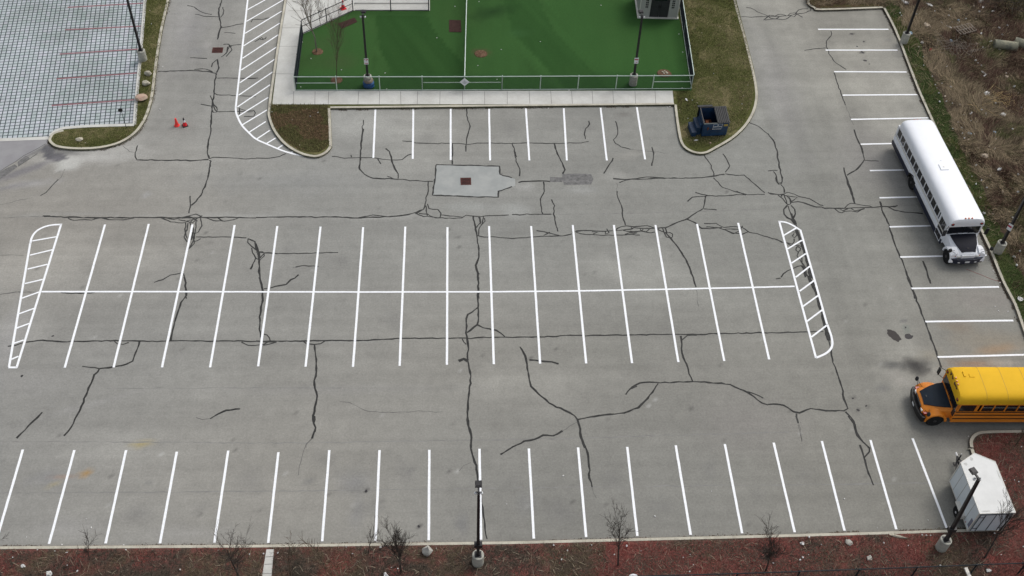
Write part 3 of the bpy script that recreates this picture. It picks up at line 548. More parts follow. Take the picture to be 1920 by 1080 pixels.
# ------------------------------------------------------------------ crack sealing (surveyed polylines)
T = {'A': (0, 0, 3.375), 'B': (480, 0, 3.375), 'C': (960, 0, 3.375), 'D': (1440, 0, 3.375), 'E': (0, 240, 3.375), 'F': (480, 240, 3.375), 'G': (960, 240, 3.375), 'H': (1440, 240, 3.375),
     'I': (0, 520, 3.375), 'J': (480, 520, 3.375), 'K': (960, 520, 3.375), 'L': (1440, 520, 3.375), 'N': (480, 780, 3.6), 'O': (960, 780, 3.6), 'P': (1440, 780, 3.6),
     'a': (380, 0, 4.909), 'b': (340, 370, 6.75), 'c': (1440, 400, 9), 'd': (1440, 330, 8), 'e': (1080, 400, 8.727), 'f': (1380, 0, 10.667), 'g': (780, 280, 7.714)}
CR = '''A|1185,35 1230,45 1265,70 1300,85 1340,92|1235,90 1290,103 1385,107|*1403,-60 1403,0 1393,40 1383,80 1388,110 1400,170 1388,200 1375,250|1410,45 1412,90 1395,110|1400,175 1450,168 1500,155 1540,150|1420,207 1490,212|1375,375 1345,400 1338,425|*1375,375 1385,430 1370,460|1203,365 1250,367 1310,370|*1000,452 1100,450 1200,445 1260,448 1330,455 1370,465|1230,440 1300,437 1345,455|*1370,465 1358,520 1355,590 1345,650 1338,720 1335,830 1318,900 1312,960 1325,1005|1375,495 1500,495 1620,497|1355,590 1375,600 1500,603 1620,612|1330,605 1345,640 1355,680 1370,705 1500,705 1600,707|1350,660 1372,680 1370,710 1350,712 1340,690|1270,660 1340,672|870,920 855,970 865,1010|*865,1012 1000,1015 1120,1012 1200,1018 1320,1010|-780,925 820,960 850,965|1325,1005 1350,995 1450,998 1530,1005 1620,1003
a|480,385 520,360 545,345 555,360 530,365|545,365 580,355 585,340|200,405 240,410 270,460 215,520|245,415 225,480 180,520|260,420 320,412 355,408|445,205 460,180 560,178 620,165|335,990 340,1060|340,1000 400,1020 470,1015 485,1040 470,1070 380,1072|350,720 510,718|190,410 235,405 265,430|230,430 220,490 170,525
B|1333,685 1340,760 1355,800 1335,870 1328,930 1328,960
C|485,765 490,785 465,815 458,850 465,880|655,768 668,810 668,850 642,885 655,908 690,930 750,945|-750,945 810,950 990,970|1500,775 1560,800 1620,850
D|398,195 400,225 370,260 368,295 385,340 420,390 495,440|230,320 300,308 365,303|418,460 440,530 465,600 490,665|-490,665 540,790
E|*1325,205 1335,210 1315,320 1280,410 1240,465 1210,490|1203,430 1205,480 1195,540|-20,570 120,562 280,560|*270,556 300,558 318,556|*280,560 360,562 600,568 900,566 1180,568 1300,567 1450,565 1620,570|430,570 470,585 540,580 580,583 640,568 690,580 780,582 850,570|1020,568 1080,595 1130,600 1180,598|1030,570 1100,578 1180,560 1240,545 1270,558 1270,580|1300,567 1350,585 1420,590 1480,580 1510,568|1380,570 1410,590|1130,580 1180,590 1240,575 1280,555|1190,560 1230,570 1200,600|1175,600 1170,640 1185,700|1200,600 1225,640 1230,700 1210,740 1195,765|1185,640 1165,690 1185,720|1240,590 1235,660 1225,700|1270,580 1278,620 1255,660 1230,670|1205,690 1230,690|1210,710 1225,650|1190,600 1185,650|1140,570 1200,560 1250,590|1160,585 1220,600 1250,570|1215,660 1230,730 1195,765|1240,690 1450,690 1560,695|1225,720 1270,700|1145,918 1080,930 1030,960 975,978|1160,920 1173,960 1175,1020 1180,1080|-410,260 390,310 375,325|370,325 330,365 290,410 255,428|-205,440 130,455 80,468 0,485|-0,805 60,803 150,805|-0,1055 60,1048 130,1035 240,1038
b|845,520 840,570 890,620 990,710 990,790|*850,525 930,560 945,640 980,700|890,640 900,700 940,770 980,790 1050,710 1030,690 980,690|*940,770 875,912|*990,790 985,900 980,940 1005,1080|1050,705 1215,710
F|0,190 80,192 150,180 190,162|*680,5 668,80 660,180 655,260 690,295 740,318 860,322 900,325|680,-50 668,80|900,325 1000,333 1120,338|480,180 560,192 640,188 740,188 800,198 860,203 925,200 960,172 985,165|*820,130 845,150 860,210 880,260 900,290 900,320|830,305 870,322|600,170 605,185|770,195 790,228|925,82 985,85 1010,95 1130,98 1220,97 1280,97 1345,105 1400,95 1620,99|*1242,95 1242,230|1090,340 1090,400 1075,440 1070,480 1060,515|*1060,515 990,540 930,553 830,562 620,570 500,562 300,562 0,566|640,570 740,550 830,562|1085,480 1095,510 1150,515 1170,540 1165,565 1140,570 1100,555 1080,540|1005,535 1060,560 1130,565 1200,572 1300,570 1330,552 1400,560 1600,550|1170,550 1250,558 1310,565|1060,515 1010,545|1030,540 1090,545|1075,490 1085,555|*1375,560 1385,610 1398,680 1410,760 1410,820 1390,870 1405,920 1408,1080|*1390,870 1405,920 1415,925|1415,560 1420,600 1395,630|1440,560 1430,610 1410,640 1408,680|1445,570 1450,590 1425,615 1410,560|1398,680 1440,690 1520,690 1620,700|*1140,232 1540,242 1543,293 1620,315|*1140,232 1135,300 1117,425 1250,430 1380,436 1532,438 1535,400 1620,370|*0,730 15,780 20,850 25,950 38,1010 42,1080|0,785 50,790 180,795 300,793 520,788|50,790 52,810 25,835 10,790|-232,882 255,882|250,880 300,870 395,878|*50,1018 100,1010 150,998 190,990 220,960 245,950 270,928
G|0,100 15,130 20,180 25,210 50,260 47,305|20,150 30,185|0,97 120,95 240,98 340,97 440,95 485,85|*268,98 290,170 325,240 335,265 320,290|*40,345 90,338 200,335 240,338|200,340 205,400 180,450 188,510 195,545|0,548 190,545 250,545|*190,545 250,545|250,452 270,490 262,545 275,600 290,655|640,190 610,240 580,288|885,120 897,160 885,240|-665,350 665,400|665,400 670,440 695,500 700,560 718,615|*640,320 700,325 800,325 900,318 960,318 1050,318 1200,315 1290,303 1345,293|720,330 850,310 960,315|680,345 720,330|1215,170 1250,220 1278,290 1275,310|1335,163 1360,200 1378,240 1350,280|1350,290 1420,300 1470,298 1530,350 1600,410|1275,315 1330,375 1420,405 1490,423 1600,420|1420,400 1480,425|1110,465 1140,438 1240,428 1290,432 1400,425 1480,422|1160,408 1200,420 1250,430|*1225,430 1218,480 1210,510 1160,540 1110,575 1040,600 970,632 920,635|1215,512 1295,518|*1110,578 1160,600 1200,635 1280,635 1330,630|1215,605 1290,603 1340,630 1380,625 1450,625 1500,660 1550,668 1620,690|1230,625 1300,630 1350,645 1400,665 1460,672 1500,655|1340,640 1400,670 1440,650 1460,620|1350,640 1450,640|*1005,695 1060,770 1100,830 1130,900 1150,960 1165,1005|0,700 90,695 180,685 250,685 320,683 380,670|155,650 200,655 250,668 300,680|200,680 240,660|380,660 440,650
e|0,290 80,280 230,280 330,290 440,295 540,290 600,285|0,310 80,335 180,350 260,345 370,355 600,360 800,355 900,340 1000,320|260,300 350,310 280,340|480,300 480,340 540,320 500,250|640,280 680,245 740,220 820,205 950,220 1060,210 1160,200 1280,240|640,280 760,275 900,260 950,235 1050,245 1200,250 1290,245|770,280 880,300 950,300 1070,290 1100,260|800,345 870,320 960,310 1050,290 1160,310 1220,320 1290,305|900,340 980,355 1045,355|1050,260 1070,290 1150,300 1200,260|900,230 930,260|880,290 930,300|1330,240 1470,235|1330,260 1400,295 1440,305|1415,240 1450,330 1480,390 1540,400 1580,390 1580,340 1540,315 1490,320 1460,240|*1460,310 1540,400 1600,480
f|205,152 290,160 370,195 430,240 500,265 580,295 650,330 700,370 800,380 860,340|105,330 200,335 300,347 450,335 620,335 800,330 950,320 1080,310 1200,280 1350,265 1500,210 1490,170|550,405 620,350 670,305 740,310 780,325 850,290 900,285 1000,310|580,400 720,385 820,380 940,395 1040,360 1100,315 1160,340 1210,290 1200,250|1040,310 1080,270 1170,258 1220,280 1330,345|1200,260 1250,200 1330,178 1440,177
d|0,245 40,275 130,275 240,270|245,265 300,245 400,275 470,310 620,340 690,380 780,435 830,443|240,270 270,360 290,430|150,285 220,340 280,420|200,270 205,310|*330,400 450,385 560,410 640,440 720,465 800,465 850,485 1000,485 1150,485 1300,475 1450,475 1600,470 1690,460 1830,465 1880,455 1920,450|1150,480 1200,430 1240,410 1300,415 1400,435 1520,450 1560,465|1000,490 1060,540 1110,553 1150,530 1250,525 1340,540 1380,520 1420,490|1080,490 1120,525 1200,490|1250,490 1300,520 1380,510 1450,490|*1170,0 1200,70 1250,220 1290,340 1300,415|*1670,385 1695,410 1700,460 1740,590 1780,650 1805,720|125,0 125,80 160,125 195,120 212,80 200,0|*195,130 235,175 245,250|330,400 440,320 240,290|*290,440 235,500 240,570 290,630 360,660 410,690|345,440 400,500 410,570 370,640|300,450 340,560 370,650|270,290 330,350 340,420 290,430|320,320 350,380|*360,650 400,720
H|*0,35 40,90 60,170 72,250 90,330|0,272 60,268|35,275 55,310 65,350 88,345|0,410 60,420 100,425|*545,10 560,60 590,120 610,200 590,230 550,270 500,300|610,205 700,210|*480,250 490,300 510,370 550,480|*710,465 720,520 765,610 790,700 830,800 860,870 890,950 930,1080|720,495 800,500 820,490|*760,500 800,520 850,530 980,542|*980,842 1000,890 1028,985
c|265,0 310,55 370,90 410,100|400,0 415,90|465,0 430,80 400,110|#400,90 435,140 470,190|*470,190 500,260|410,310 470,320 490,370 440,420 415,380 440,340|440,430 440,480 410,520 330,500 250,490 150,440 80,430 0,400|100,430 180,460 240,495|330,510 380,540 500,540 560,560|#480,280 530,400 570,520 620,640 680,860 700,1000 740,1100|500,560 550,590 540,630 505,655 470,620 480,580 500,560|515,655 490,720 545,790 590,870|570,740 575,830 620,890|220,1080 260,1020 330,970 430,930 500,895 580,880|590,900 600,1000 630,1080|640,900 640,1070|#580,880 620,950 650,1060|600,650 640,760 660,860
I|*1165,0 1180,90 1180,115 1145,160 1125,220 1100,310 1080,400|50,437 100,430 165,410 240,400 330,402 400,408 480,405 700,402 880,403 1050,403 1150,401 1300,405 1450,403 1620,405|720,400 740,420 780,425 815,412|*883,405 870,450 840,530 800,550 740,562 690,572 630,578|570,570 520,563|630,578 570,570|*630,578 590,640 560,700 530,790 490,870 450,950 405,1003|*268,853 240,885 200,920 160,965 105,1018|-1240,888 1280,900 1330,895|*1330,895 1380,865 1430,842 1520,833|385,97 450,102 540,100 600,96|1528,410 1570,430 1620,432|-0,107 100,93 200,97
J|*20,0 40,70 42,150 28,230 22,330 30,380|30,355 70,365 90,400 50,425 0,430|0,403 60,410 130,408|45,430 130,410|0,403 250,403 450,400 650,400 800,393 950,385 1200,385 1330,385 1580,378 1620,380|300,405 320,420 370,425 410,420 440,400|*370,425 382,520 382,600 370,680 387,750 370,850 360,900 378,950 355,1020|-355,1020 320,1055 315,1080|*1408,0 1405,190 1340,235 1330,290 1328,350 1338,400 1338,480 1345,550 1355,600 1355,650 1345,760 1338,900 1345,950 1362,1000 1362,1080|*1405,190 1408,260 1400,300 1335,350|*1400,300 1440,320 1520,335 1575,375|1305,390 1330,425|#1283,530 1315,515 1340,530|-530,785 590,792 640,815 690,843 780,853 870,855 1000,848 1100,850 1180,850
K|0,382 100,378 280,375 400,367 500,367 700,367 900,360 1060,360 1200,362 1350,355 1620,353|*50,440 85,500 95,550 102,600 120,690 170,740 235,795 330,840 395,875 415,900|*110,523 180,530 250,535 295,548|*415,900 550,875 620,867 710,858 800,825 860,765 900,710 925,672|*720,742 760,695 810,668 870,663 940,668 1140,660 1300,670 1380,678 1470,718 1530,755 1580,795 1620,808|755,705 790,688|1480,722 1540,740 1590,765|*1068,370 1072,400 1072,450 1085,510 1105,550 1120,610 1143,658|1072,400 1110,368 1170,367|*415,900 432,960 435,1010 460,1080|-410,915 320,970|*320,972 265,1003 200,998 150,1025 80,1037 0,1075|*1148,0 1165,62|-1168,80 1170,120 1180,185
O|*440,20 458,80 470,150 500,220 515,270 520,340 522,420 540,480|-540,480 570,555|*335,103 270,135 210,130 150,158 80,170 0,213 -78,260
N|*395,0 390,50 402,80 380,150|-380,150 340,190 320,240 300,310 285,400|*1428,0 1435,70 1452,120 1453,230 1475,310 1495,390 1500,440 1520,560 1532,650 1545,740 1560,830|-1450,315 1400,335 1370,370
L|0,352 100,350 240,345 350,343|*400,470 410,540 435,600 455,660 475,720 480,770 505,830 480,845 400,845 330,838 270,830 240,840 200,858 160,850 100,810 60,803 0,805|180,862 190,910|-195,930 205,980 215,1040|*490,850 540,910 560,980 600,1040 640,1080|*880,0 920,90 960,190 990,270 1020,350 1050,430 1075,510 1095,570|*1015,0 1028,38|#255,-10 300,80 325,160 345,240|#345,240 365,320 385,400|*385,400 400,450 400,475|50,10 80,5
P|*540,0 580,50 600,130 650,185 685,215 685,240 650,280|*620,195 640,250 655,300 680,390 712,468|190,0 205,50|-205,60 215,120 228,165'''
def kink(pts, sd):           # subdivide and roughen a hand-poured line
    rr = random.Random(sd*7+1); out = []; c = crn(pts, 4) if len(pts) > 2 else pts
    base = [tuple(p) for p in pts]
    for i in range(len(pts)-1):
        a, b_ = np.array(pts[i]), np.array(pts[i+1]); L_ = float(np.hypot(*(b_-a))); n = max(1, int(L_/.24)); d = (b_-a)/max(L_, 1e-6)
        for q in range(n):
            t = q/n; amp = .020 if q else .0; o = rr.gauss(0, 1)*amp; out.append((a[0]+(b_[0]-a[0])*t-d[1]*o, a[1]+(b_[1]-a[1])*t+d[0]*o))
    out.append(tuple(pts[-1])); return out
tarA, tarB, tarC, k = MB(), MB(), MB(), 0
for ln in CR.split('\n'):
    parts = ln.split('|'); ox, oy, sc = T[parts[0]]
    for p in parts[1:]:
        q = p[0]; p = p.lstrip('*-#'); pts = w2(K(ox, oy, sc, P_(p)), 0)
        L = sum(math.dist(pts[i], pts[i+1]) for i in range(len(pts)-1)); n = max(2, int(L/(len(pts)-1)/.18))
        pts = kink(pts, k); k += 1; z = .0028+k*.000012
        if q == '-': tarC.strip(pts, .028, .0028, .02, .5)
        elif q == '#': tarA.strip(pts, .23, z, .02, .3)
        elif q == '*': tarA.strip(pts, .100, z, .005, .38)
        elif parts[0] in 'IJK' and L > 8: tarA.strip(pts, .085, z, .01, .3)
        else: (tarA if parts[0] in 'cdefgHbACaBDG' else tarB).strip(pts, .078, z, .005, .25)
tag(tarA.build('crack_sealant', M['tar']), kind='structure'); tag(tarB.build('old_crack_sealant', M['tar_old']), kind='structure'); tag(tarC.build('hairline_cracks', M['hair']), kind='structure')
#@@PART2
# ------------------------------------------------------------------ vegetation masses
def blades(name, X, Y, H, L, head, lean, wd, C, z0, m, label=None, parent=None):
    n = len(X); dx = np.cos(head); dy = np.sin(head)
    hx = dx*np.sin(lean)*L; hy = dy*np.sin(lean)*L; hz = np.cos(lean)*L
    px, py = -dy*wd/2, dx*wd/2
    b0 = np.c_[X-px, Y-py, H]; b1_ = np.c_[X+px, Y+py, H]
    md = np.c_[X+hx*.5, Y+hy*.5, H+hz*.62]; tp = np.c_[X+hx, Y+hy, H+hz*.9+.004]
    side = np.c_[px, py, np.zeros(n)]
    V = np.empty((n*5, 3)); V[0::5] = b0; V[1::5] = b1_; V[2::5] = md+side*.8; V[3::5] = md-side*.8; V[4::5] = tp
    i = np.arange(n)*5
    Fq = np.r_[np.c_[i, i+1, i+2, i+3], np.c_[i+3, i+2, i+4, i+4]][:len(i)]
    Fq = np.c_[i, i+1, i+2, i+3]
    me_q = Fq; tri = np.c_[i+3, i+2, i+4]
    CC = np.repeat(C, 5, axis=0)
    me = bpy.data.meshes.new(name); me.vertices.add(len(V)); me.vertices.foreach_set('co', V.astype(np.float32).ravel())
    lp = np.r_[me_q.ravel(), tri.ravel()]; me.loops.add(len(lp)); me.loops.foreach_set('vertex_index', lp.astype(np.int32))
    st = np.r_[np.arange(n)*4, n*4+np.arange(n)*3]; me.polygons.add(2*n); me.polygons.foreach_set('loop_start', st.astype(np.int32)); me.update(calc_edges=True)
    a = me.color_attributes.new('Col', 'FLOAT_COLOR', 'POINT'); a.data.foreach_set('color', np.c_[CC, np.ones(len(CC))].astype(np.float32).ravel())
    me.materials.append(m); o = bpy.data.objects.new(name, me); COL.objects.link(o)
    if parent: o.parent = parent
    return o
def scatter(poly, n):
    A = np.array([p[:2] for p in poly]); lo, hi = A.min(0), A.max(0)
    X = rng.uniform(lo[0], hi[0], n*3); Y = rng.uniform(lo[1], hi[1], n*3); k = inpoly(X, Y, poly); return X[k][:n], Y[k][:n]
def pick(cols, idx): return np.array(cols)[idx]
VER = K(1440, 0, 3.375, P_('790,-80 820,0 860,120 940,250 1020,430 1110,640 1160,760 1230,950 1290,1060'))+K(1440, 240, 3.375, P_('1340,330 1400,500 1440,600 1490,700 1560,860 1620,950'))+[(1945, 575)]
vis_right = [G(1540, -60, GZ), G(1690, -60, GZ), G(2080, -60, GZ), G(2080, 640, GZ), (wKR[-1][0]+1.0, wKR[-1][1])]+[(p[0]+.2, p[1]) for p in wKR[::-1]]+[(p[0], p[1]+.2) for p in wKT[::-1][1:]]
vline = crn(w2(VER), 4); vpoly = vline+[(p[0]+.17, p[1]) for p in wKR[::-1]]+[G(1658, -25, GZ)[:2]]
vl = [(p[0]+random.uniform(-.25, .25), p[1]) for p in vline]
tag(MB().prism(vl+[(p[0]+.15, p[1]) for p in wKR[::-1]]+[G(1660, -25, GZ)[:2]], None, GZ+.005).build('grass_verge', M['verge']), kind='structure')
# dry scrub, east side
X, Y = scatter(vis_right, 105000)
vx = np.interp(Y, [p[1] for p in vline[::-1]], [p[0] for p in vline[::-1]])
dist = X-vx-(fnoise(X, Y, .6, 12, 3)-.5)*1.5
keep = (dist > 0) | (rng.random(len(X)) < .10) | (Y > 30.5); X, Y, dist = X[keep], Y[keep], dist[keep]
nA = fnoise(X, Y, .22, 61, 4)+fnoise(X, Y, 1.5, 67, 2)*.16-.08; nB = fnoise(X, Y, .45, 83, 4); nC = fnoise(X, Y, .9, 99, 2)
tan = (nA > .60) | ((dist < 1.5) & (nC > .5)) | (rng.random(len(X)) < .07); red = (nB > .49) & ~tan
green = (nB < .40) & (nA < .5)
base = np.where(tan[:, None], np.array((.185, .145, .095)), np.where(red[:, None], np.array((.092, .056, .042)), np.where(green[:, None], np.array((.085, .088, .038)), np.array((.118, .09, .06)))))
cv = rng.normal(1, .38, len(X)).clip(.35, 2)[:, None]
pale = rng.random(len(X)) < .03
base = base*cv*1.18; base[pale] = np.array((.40, .33, .21))
ang = fnoise(X, Y, .35, 7, 2)*4*PI+rng.normal(0, .55, len(X))
L = np.where(tan, rng.uniform(.3, .8, len(X)), np.where(red, rng.uniform(.25, .7, len(X)), rng.uniform(.15, .5, len(X))))
lean = np.where(tan, rng.uniform(.7, 1.4, len(X)), rng.uniform(.2, 1.3, len(X)))
tag(blades('dry_grass', X, Y, np.full(len(X), GZ), L, ang, lean, rng.uniform(.012, .03, len(X)), base, GZ, M['blade']), 'tan and brown dry scrub grass covering the waste ground beside the kerb', 'grass', kind='stuff')
X, Y = scatter(vpoly, 26000); n = len(X)
C = np.array((.06, .082, .03))*rng.normal(1, .3, n).clip(.3, 2)[:, None]; t = (fnoise(X, Y, .5, 3, 3) > .56)[:, None]; C = np.where(t, C*np.array((1.9, 1.3, 1.4)), C)
tag(blades('short_grass', X, Y, np.full(n, GZ), rng.uniform(.05, .13, n), rng.uniform(0, 6.28, n), rng.uniform(.2, 1.1, n), rng.uniform(.012, .03, n), C, GZ, M['blade']), 'short green grass on the verge between kerb and scrub', 'grass', kind='stuff')
# lawns
lawn_e = [G(*p, GZ)[:2] for p in [(1299, 168), (1275, -20), (1374, -25), (1382, 6), (1399, 71), (1411, 130), (1415, 170), (1408, 200), (1393, 232), (1340, 272), (1306, 281), (1281, 266), (1271, 208), (1268, 170)]]
for nm, pol, cnt, lab in (('lawn_grass', lawn_e, 42000, 'patchy green and straw coloured lawn around the blue dumpster'), ('lawn_grass', island_ul, 16000, 'thin green grass on the rounded island beside the pavers')):
    X, Y = scatter(pol, cnt); n = len(X)
    q = (fnoise(X, Y, .30, 55, 5)+(rng.random(n)-.5)*.12)[:, None]; C = np.where(q > .58, (.235, .20, .11), np.where(q > .50, (.115, .115, .045), np.where(q > .40, (.074, .086, .03), (.075, .06, .032))))*rng.normal(1, .3, n).clip(.3, 2)[:, None]
    if cnt == 16000: C = C*np.array((.85, .9, .8))
    if cnt == 16000:
        kk = inpoly(X, Y, [(p[0], p[1]) for p in island_ul]); rr = np.min([np.hypot(X-p[0], Y-p[1]) for p in wKU[::2]], axis=0); ok = rr > .3; X, Y, C = X[ok], Y[ok], C[ok]; n = len(X)
    tag(blades(nm, X, Y, np.full(n, GZ+.005), rng.uniform(.04, .12, n), rng.uniform(0, 6.28, n), rng.uniform(.2, 1.2, n), rng.uniform(.012, .03, n), C, GZ, M['blade']), lab, 'grass', kind='stuff')
X, Y = scatter([G(*p, GZ)[:2] for p in bedp], 9000); n = len(X)
C = np.where((fnoise(X, Y, .7, 31, 3) > .52)[:, None], (.10, .10, .04), (.14, .095, .055))*rng.normal(1, .35, n).clip(.3, 2)[:, None]
tag(blades('dead_weeds', X, Y, np.full(n, GZ), rng.uniform(.05, .2, n), rng.uniform(0, 6.28, n), rng.uniform(.4, 1.4, n), rng.uniform(.015, .035, n), C, GZ, M['blade']), 'brown dead weeds filling the kerbed bed west of the sidewalk', 'weeds', kind='stuff')
# red ground cover, south
vis_bot = [(p[0], p[1]-.2) for p in wKB if -14 < p[0] < 60]+[G(1830, 862, GZ)[:2], G(1826, 832, GZ)[:2], G(1845, 815, GZ)[:2], G(2000, 812, GZ)[:2], G(2020, 1150, GZ)[:2], G(-80, 1150, GZ)[:2]]
vis_bot = [G(-60, 1033, GZ)[:2], G(480, 1030, GZ)[:2], G(960, 1023, GZ)[:2], G(1440, 1011, GZ)[:2], G(1812, 1000, GZ)[:2], G(1879, 998, GZ)[:2], G(1830, 855, GZ)[:2], G(1824, 832, GZ)[:2], G(1842, 816, GZ)[:2], G(2000, 812, GZ)[:2], G(2020, 1130, GZ)[:2], G(-80, 1130, GZ)[:2]]
X, Y = scatter(vis_bot, 95000); n = len(X)
px_ = [G(497, 1030, GZ), G(515, 1030, GZ), G(508, 1130, GZ), G(485, 1130, GZ)]
ok = ~inpoly(X, Y, px_); X, Y = X[ok], Y[ok]; n = len(X)
nA = fnoise(X, Y, .30, 61, 4); nB = fnoise(X, Y, .55, 29, 3)
nR = rng.random(n)*.16-.08; C = np.where((nA+nR > .545)[:, None], (.205, .068, .057), np.where((nB > .52)[:, None], (.12, .095, .06), np.where((nB < .45)[:, None], (.06, .054, .042), (.135, .082, .058))))*rng.normal(1, .38, n).clip(.3, 2.2)[:, None]
pale = rng.random(n) < .018; C[pale] = (.34, .29, .21)
tag(blades('red_ground_cover', X, Y, np.full(n, GZ), np.where(pale, rng.uniform(.2, .6, n), rng.uniform(.05, .24, n)), rng.uniform(0, 6.28, n), rng.uniform(.3, 1.35, n), rng.uniform(.008, .022, n), C, GZ, M['blade']), 'dark red creeping ground cover mixed with brown weeds below the south kerb', 'ground cover', kind='stuff')
# grime and dead leaves in the gutters
def gutter(pts, n, off, seed):
    P = np.array(pts); seg = rng.integers(0, len(P)-1, n); t = rng.random(n)[:, None]; Q = P[seg]*(1-t)+P[seg+1]*t
    d = P[seg+1]-P[seg]; d /= np.linalg.norm(d, axis=1)[:, None]; nn = np.c_[d[:, 1], -d[:, 0]]
    Q = Q+nn*(np.abs(rng.normal(0, .06, n))*off)[:, None]
    ok = fnoise(Q[:, 0], Q[:, 1], .45, seed, 3) > .47; return Q[ok]
den = lambda a, k=30: crn(a, k)
Q = np.r_[gutter(den([(x, y) for x, y in wKB if -14 < x < 51], 20), 4200, -1.0, 3), gutter(wKR, 3200, 1.0, 5), gutter(den(front, 60), 1500, 1.0, 8), gutter(wKU, 900, -1.0, 9)]
n = len(Q)
tag(blades('gutter_leaf_litter', Q[:, 0], Q[:, 1], np.full(n, .006), rng.uniform(.03, .12, n), rng.uniform(0, 6.28, n), np.full(n, 1.5), rng.uniform(.02, .06, n), np.array((.07, .055, .04))*rng.uniform(.5, 1.8, n)[:, None], 0, M['blade']), 'dark dead leaves and grit gathered along the kerb gutters', 'leaf litter', kind='stuff')
# ------------------------------------------------------------------ bare trees and shrubs
def branchy(h, r0, spread, depth, kids, seed, lead=.75, first=.25, droop=0.0, minr=.006):
    rr = random.Random(seed); tr, tw = MB(), MB()
    def grow(p, d, L, r, dep):
        k = 3 if dep == 0 else 2; q = p
        for i in range(k):
            d2 = (d+Vector((rr.gauss(0, .09), rr.gauss(0, .09), rr.gauss(0, .04)))).normalized(); e = q+d2*L/k; ra = max(r*(1-i*.5/k), minr); rb = max(r*(1-(i+1)*.5/k), minr)
            (tr if dep < 1 else tw).tube(q, e, ra, rb, 5 if dep < 2 else 3, False)
            if dep < depth:
                m = kids if dep else kids+3
                for j in range(m):
                    if dep == 0 and i == 0 and j > 1: continue
                    t = rr.random(); b = q+(e-q)*t
                    if dep == 0 and (b-Vector((0, 0, 0))).length < h*first: continue
                    az = rr.uniform(0, 2*PI); inc = rr.uniform(.35, .8)*spread
                    o = d2.orthogonal().normalized(); o2 = d2.cross(o)
                    nd = (d2*math.cos(inc)+(o*math.cos(az)+o2*math.sin(az))*math.sin(inc)+Vector((0, 0, .25-droop))).normalized()
                    grow(b, nd, L*rr.uniform(.32, .56), max(rb*.5, minr), dep+1)
            q = e; d = d2
    grow(Vector((0, 0, 0)), Vector((rr.gauss(0, .03), rr.gauss(0, .03), 1)).normalized(), h, r0, 0)
    return tr, tw
def tree(name, px, h, label, cat='tree', r0=.05, spread=1, depth=3, kids=3, seed=1, first=.25, m='bark', m2=None, lean=(0, 0), group=None, minr=.0055, z=GZ):
    t = thing(name, label, cat, G(*px, z), random.uniform(0, 6), group); t.rotation_euler = (lean[0], lean[1], 0)
    a, b_ = branchy(h, r0, spread, depth, kids, seed, first=first, minr=minr)
    a.build('trunk', M[m], t); b_.build('branches', M[m2 or m], t); return t
GS = 'bare shrubs along the south kerb'
tree('bare_tree', (594, 97), 5.0, 'slender bare young tree with a pale trunk in the dog run corner', r0=.06, spread=1.0, depth=2, kids=3, seed=5, first=.38, m='barkpale', m2='barkbrown', minr=.011)
tree('bare_tree', (631, 150), 4.6, 'thin brown bare tree on the turf near the fence beside the left lamp post', r0=.03, spread=.7, depth=3, kids=3, seed=9, first=.2, m='barkbrown', minr=.0035)
tree('bare_sapling', (601, 48), 1.9, 'small bare sapling just outside the slanted fence by the sidewalk', 'sapling', r0=.025, spread=.9, depth=2, kids=3, seed=4, first=.2, m='barkbrown', minr=.006)
tree('bare_shrub', (449, 1083), 3.3, 'bushy grey bare shrub overhanging the kerb left of the narrow concrete path', 'shrub', r0=.05, spread=1.15, depth=3, kids=3, seed=21, first=.12, group=GS)
tree('bare_shrub', (752, 1072), 3.0, 'tall dark bare shrub left of the pyramid shaped boulder', 'shrub', r0=.06, spread=.9, depth=3, kids=4, seed=25, first=.18, group=GS)
tree('bare_shrub', (1159, 1060), 2.75, 'spreading bare shrub between the boulder and the right end bay lines', 'shrub', r0=.05, spread=1.0, depth=3, kids=3, seed=31, first=.4, group=GS)
tree('bare_shrub', (1436, 1070), 3.5, 'leaning purplish bare shrub left of the round grey stone', 'shrub', r0=.045, spread=.85, depth=3, kids=4, seed=37, first=.25, group=GS)
tree('bare_tree', (1846, 1046), 3.3, 'leaning bare tree in front of the rear doors of the white trailer', r0=.05, spread=.8, depth=3, kids=3, seed=41, first=.35)
tree('bare_shrub', (1903, 836), 3.4, 'fine twigged bare shrub in front of the yellow bus', 'shrub', r0=.04, spread=.7, depth=3, kids=4, seed=43, first=.1, m='barkbrown', minr=.006)
tree('bare_shrub', (2, 1078), 3.8, 'dark bare shrub cut by the left edge of the picture', 'shrub', r0=.06, spread=1.1, depth=3, kids=4, seed=47, first=.15, group=GS)
tree('bare_shrub', (168, 1050), 1.5, 'low sparse twigs poking over the kerb near the second bay line from the left', 'shrub', r0=.02, spread=1.0, depth=2, kids=3, seed=51, first=.1, group=GS, minr=.006)
tree('bare_shrub', (612, 1066), 2.1, 'thin wiry bare shrub right of the narrow concrete path', 'shrub', r0=.022, spread=1.15, depth=2, kids=2, seed=53, first=.1, m='barkbrown', group=GS, minr=.008)
tree('bare_sapling', (690, 1040), 2.0, 'spindly bare sapling just left of the tall dark shrub', 'sapling', r0=.02, spread=.7, depth=2, kids=2, seed=57, first=.2, group=None, minr=.006)
tree('bare_shrub', (545, 1078), 2.2, 'low brown bush touching the right side of the narrow concrete path', 'shrub', r0=.03, spread=1.5, depth=3, kids=2, seed=59, first=.05, m='barkbrown', group=GS, minr=.006)
tree('bare_shrub', (1915, 1075), 2.4, 'dark bare shrub in the bottom right corner', 'shrub', r0=.03, spread=1.2, depth=3, kids=3, seed=61, first=.1, group=GS, minr=.007)
